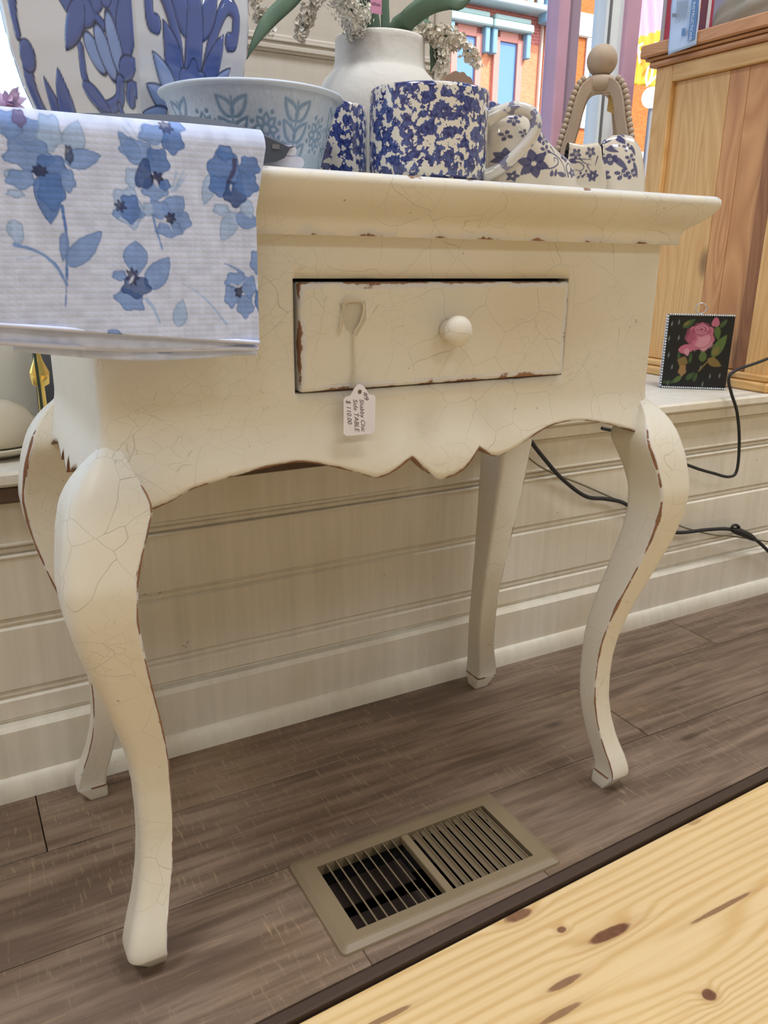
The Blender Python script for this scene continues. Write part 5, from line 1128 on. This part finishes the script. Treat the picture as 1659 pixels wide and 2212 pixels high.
SIL = flat('silver_beading', lin(200, 206, 214), .25, metal=.8)
def beadrow(a, b, n): 
    mb = MB()
    for k in range(n): q = a+(b-a)*(k+.5)/n; s = .0024; mb.lathe([(0, -s)]+[(s*math.sin(x), -s*math.cos(x)) for x in (.6, 1.2, 1.9, 2.5)]+[(0, s)], q, 7)
    obj('beading', mb, SIL, rb)
beadrow(rp(-.002, .002, .001), rp(-.002, hgt, .001), 26); beadrow(rp(0, hgt+.001, .001), rp(wdt, hgt+.001, .001), 30); beadrow(rp(0, .0018, .002), rp(wdt, .0018, .002), 30); beadrow(rp(-.003, .002, -.008), rp(-.003, hgt, -.008), 26)
th = np.linspace(0, 2*math.pi, 25); q = rp(wdt*.47, hgt+.014)
obj('wire_ring', MB().tube([q+np.array([.0105*math.cos(a)*math.cos(rz), .0105*math.cos(a)*math.sin(rz), .0105*math.sin(a)]) for a in th], .0012, 6, caps=False), SIL, rb)
# cords
BLK = flat('black_cord_rubber', lin(28, 29, 34), .5); TAN = flat('tan_cord', lin(122, 112, 84), .6)
def cord(nm, label, pts, r, mat): o = obj(nm, MB().tube(smooth_path([at(*p) for p in pts], 90), r, 8), mat); return tag(o, label, 'cord')
cord('lamp_cord', 'thin black cord hanging over the window ledge in front of the cabinet', [(1690, 762, 1.045), (1640, 782, 1.038), (1590, 800, 1.034), (1574, 818, 1.034), (1580, 850, 1.033), (1592, 890, 1.030), (1597, 950, 1.030), (1592, 1015, 1.032), (1575, 1030, 1.032), (1540, 1022, 1.034), (1500, 1010, 1.034), (1440, 985, 1.034), (1360, 940, 1.034), (1300, 925, 1.034)], .0030, BLK)
pc_ = thing('power_cord', 'black power cord with a connector sagging along the low board wall', 'cord', (1.0, 1.05, .3))
obj('cable', MB().tube(smooth_path([at(*p) for p in [(1110, 890, 1.025), (1145, 950, 1.034), (1175, 990, 1.04), (1215, 1035, 1.044), (1265, 1072, 1.046), (1310, 1078, 1.046), (1350, 1088, 1.046), (1400, 1125, 1.046), (1455, 1150, 1.046), (1530, 1144, 1.046), (1575, 1143, 1.042), (1610, 1155, 1.042), (1640, 1172, 1.042), (1680, 1212, 1.042)]], 90), .0038, 8), BLK, pc_)
obj('connector', MB().tube(smooth_path([at(*p) for p in [(1578, 1143, 1.042), (1598, 1149, 1.041), (1618, 1158, 1.041), (1632, 1166, 1.041)]], 10), [.004, .006, .0078, .008, .008, .008, .0078, .007, .006, .004], 10), BLK, pc_)
obj('clip', MB().tube(smooth_path([at(*p) for p in [(1580, 1146, 1.041), (1582, 1137, 1.039), (1590, 1134, 1.039), (1597, 1139, 1.039)]], 10), .003, 8), BLK, pc_)
cord('thin_cord', 'thin tan cord running behind the black power cord', [(1090, 930, 1.054), (1130, 978, 1.057), (1180, 1015, 1.059), (1260, 1048, 1.060), (1345, 1085, 1.060), (1420, 1115, 1.060), (1480, 1140, 1.059), (1540, 1155, 1.058), (1580, 1158, 1.055), (1660, 1170, 1.055)], .0017, TAN)
# left end of the ledge: stacked bowls, grey glass canister with gilt tag, mauve flowers
def pot(nm, label, cat, px, py, Y, prof, mat):
    q = atz(px, py, LZ) if Y is None else at(px, py, Y); return tag(obj(nm, MB().lathe(prof, (q[0], Y, LZ+.0006), 40), mat), label, cat)
q = at(-18, 930, 1.16)
sb = m_stone('cream_stoneware', lin(196, 186, 164), lin(214, 204, 182), 30, .35)
s1 = thing('stacked_bowls', 'cream stoneware bowl turned over on a saucer before the grey canister', 'bowl', (q[0], 1.16, LZ))
obj('saucer', MB().lathe([(0, .001), (.045, .001), (.066, .010), (.070, .014), (.066, .016), (.045, .006), (0, .006)], (q[0], 1.16, LZ), 44), sb, s1)
obj('bowl', MB().lathe([(.058, .0165), (.060, .022), (.056, .040), (.044, .058), (.025, .068), (0, .070)], (q[0], 1.16, LZ), 44), sb, s1)
q = at(30, 800, 1.42)
can = thing('metal_canister', 'tall grey metal canister standing on the ledge behind the table', 'canister', (q[0], 1.42, LZ)); MT = flat('grey_green_metal', lin(196, 194, 184), .3, metal=.0, vscale=8, var=.15)
obj('body', MB().lathe([(0, .001), (.128, .001), (.130, .004), (.130, .24), (.126, .244), (0, .244)], (q[0], 1.42, LZ), 48), MT, can)
obj('lid', MB().lathe([(.134, .2445), (.134, .262), (.12, .27), (0, .274)], (q[0], 1.42, LZ), 48), MT, can)
q2 = at(86, 815, 1.19); gt = thing('gilt_ornament', 'small shiny gold ornament on the ledge behind the table side', 'ornament', (q2[0], 1.19, LZ)); GD_ = flat('polished_gold', lin(236, 206, 120), .15, metal=1.0)
hb = float(at(86, 835, 1.19)[2]-LZ)
obj('body', MB().lathe([(0, .0006), (.02, .0006), (.02, .004), (.006, .008), (.005, hb), (.012, hb+.004), (.013, hb+.02), (.006, hb+.036), (.003, hb+.05), (0, hb+.06)], (q2[0], 1.19, LZ), 24), GD_, gt)
q3 = at(112, 800, 1.255); tag(obj('dark_bottle', MB().lathe([(0, .0006), (.022, .0006), (.024, .004), (.024, .13), (.012, .15), (.010, .19), (.012, .192), (.012, .2), (0, .2)], (q3[0], 1.255, LZ), 28), flat('smoky_dark_glass', lin(72, 74, 82), .12)), 'smoky dark bottle on the ledge behind the table side', 'bottle')
MV = flat('mauve_petal', lin(228, 204, 234), .7, var=.15, vscale=60); mf = thing('mauve_flower', 'mauve artificial flower peeping up beside the blue jar', 'flower', (.075, 1.12, LZ))
c_ = at(18, 232, 1.12); obj('stem', MB().tube([(c_[0], 1.12, LZ+.0006), (c_[0]-.004, 1.12, LZ+.2), c_+np.array([0, 0, -.005])], .0018, 6), STEM, mf)
for k in range(26):
    a = rng.random()*2*math.pi; el = -.2+1.3*rng.random(); d = np.array([math.cos(a)*math.cos(el), math.sin(a)*math.cos(el), math.sin(el)]); L_ = .016+.012*rng.random()
    o = obj('petal', leafmesh([c_, c_+d*L_*.5+np.array([0, 0, .002]), c_+d*L_], .0042, (0.3, -1, .2)), MV, mf)
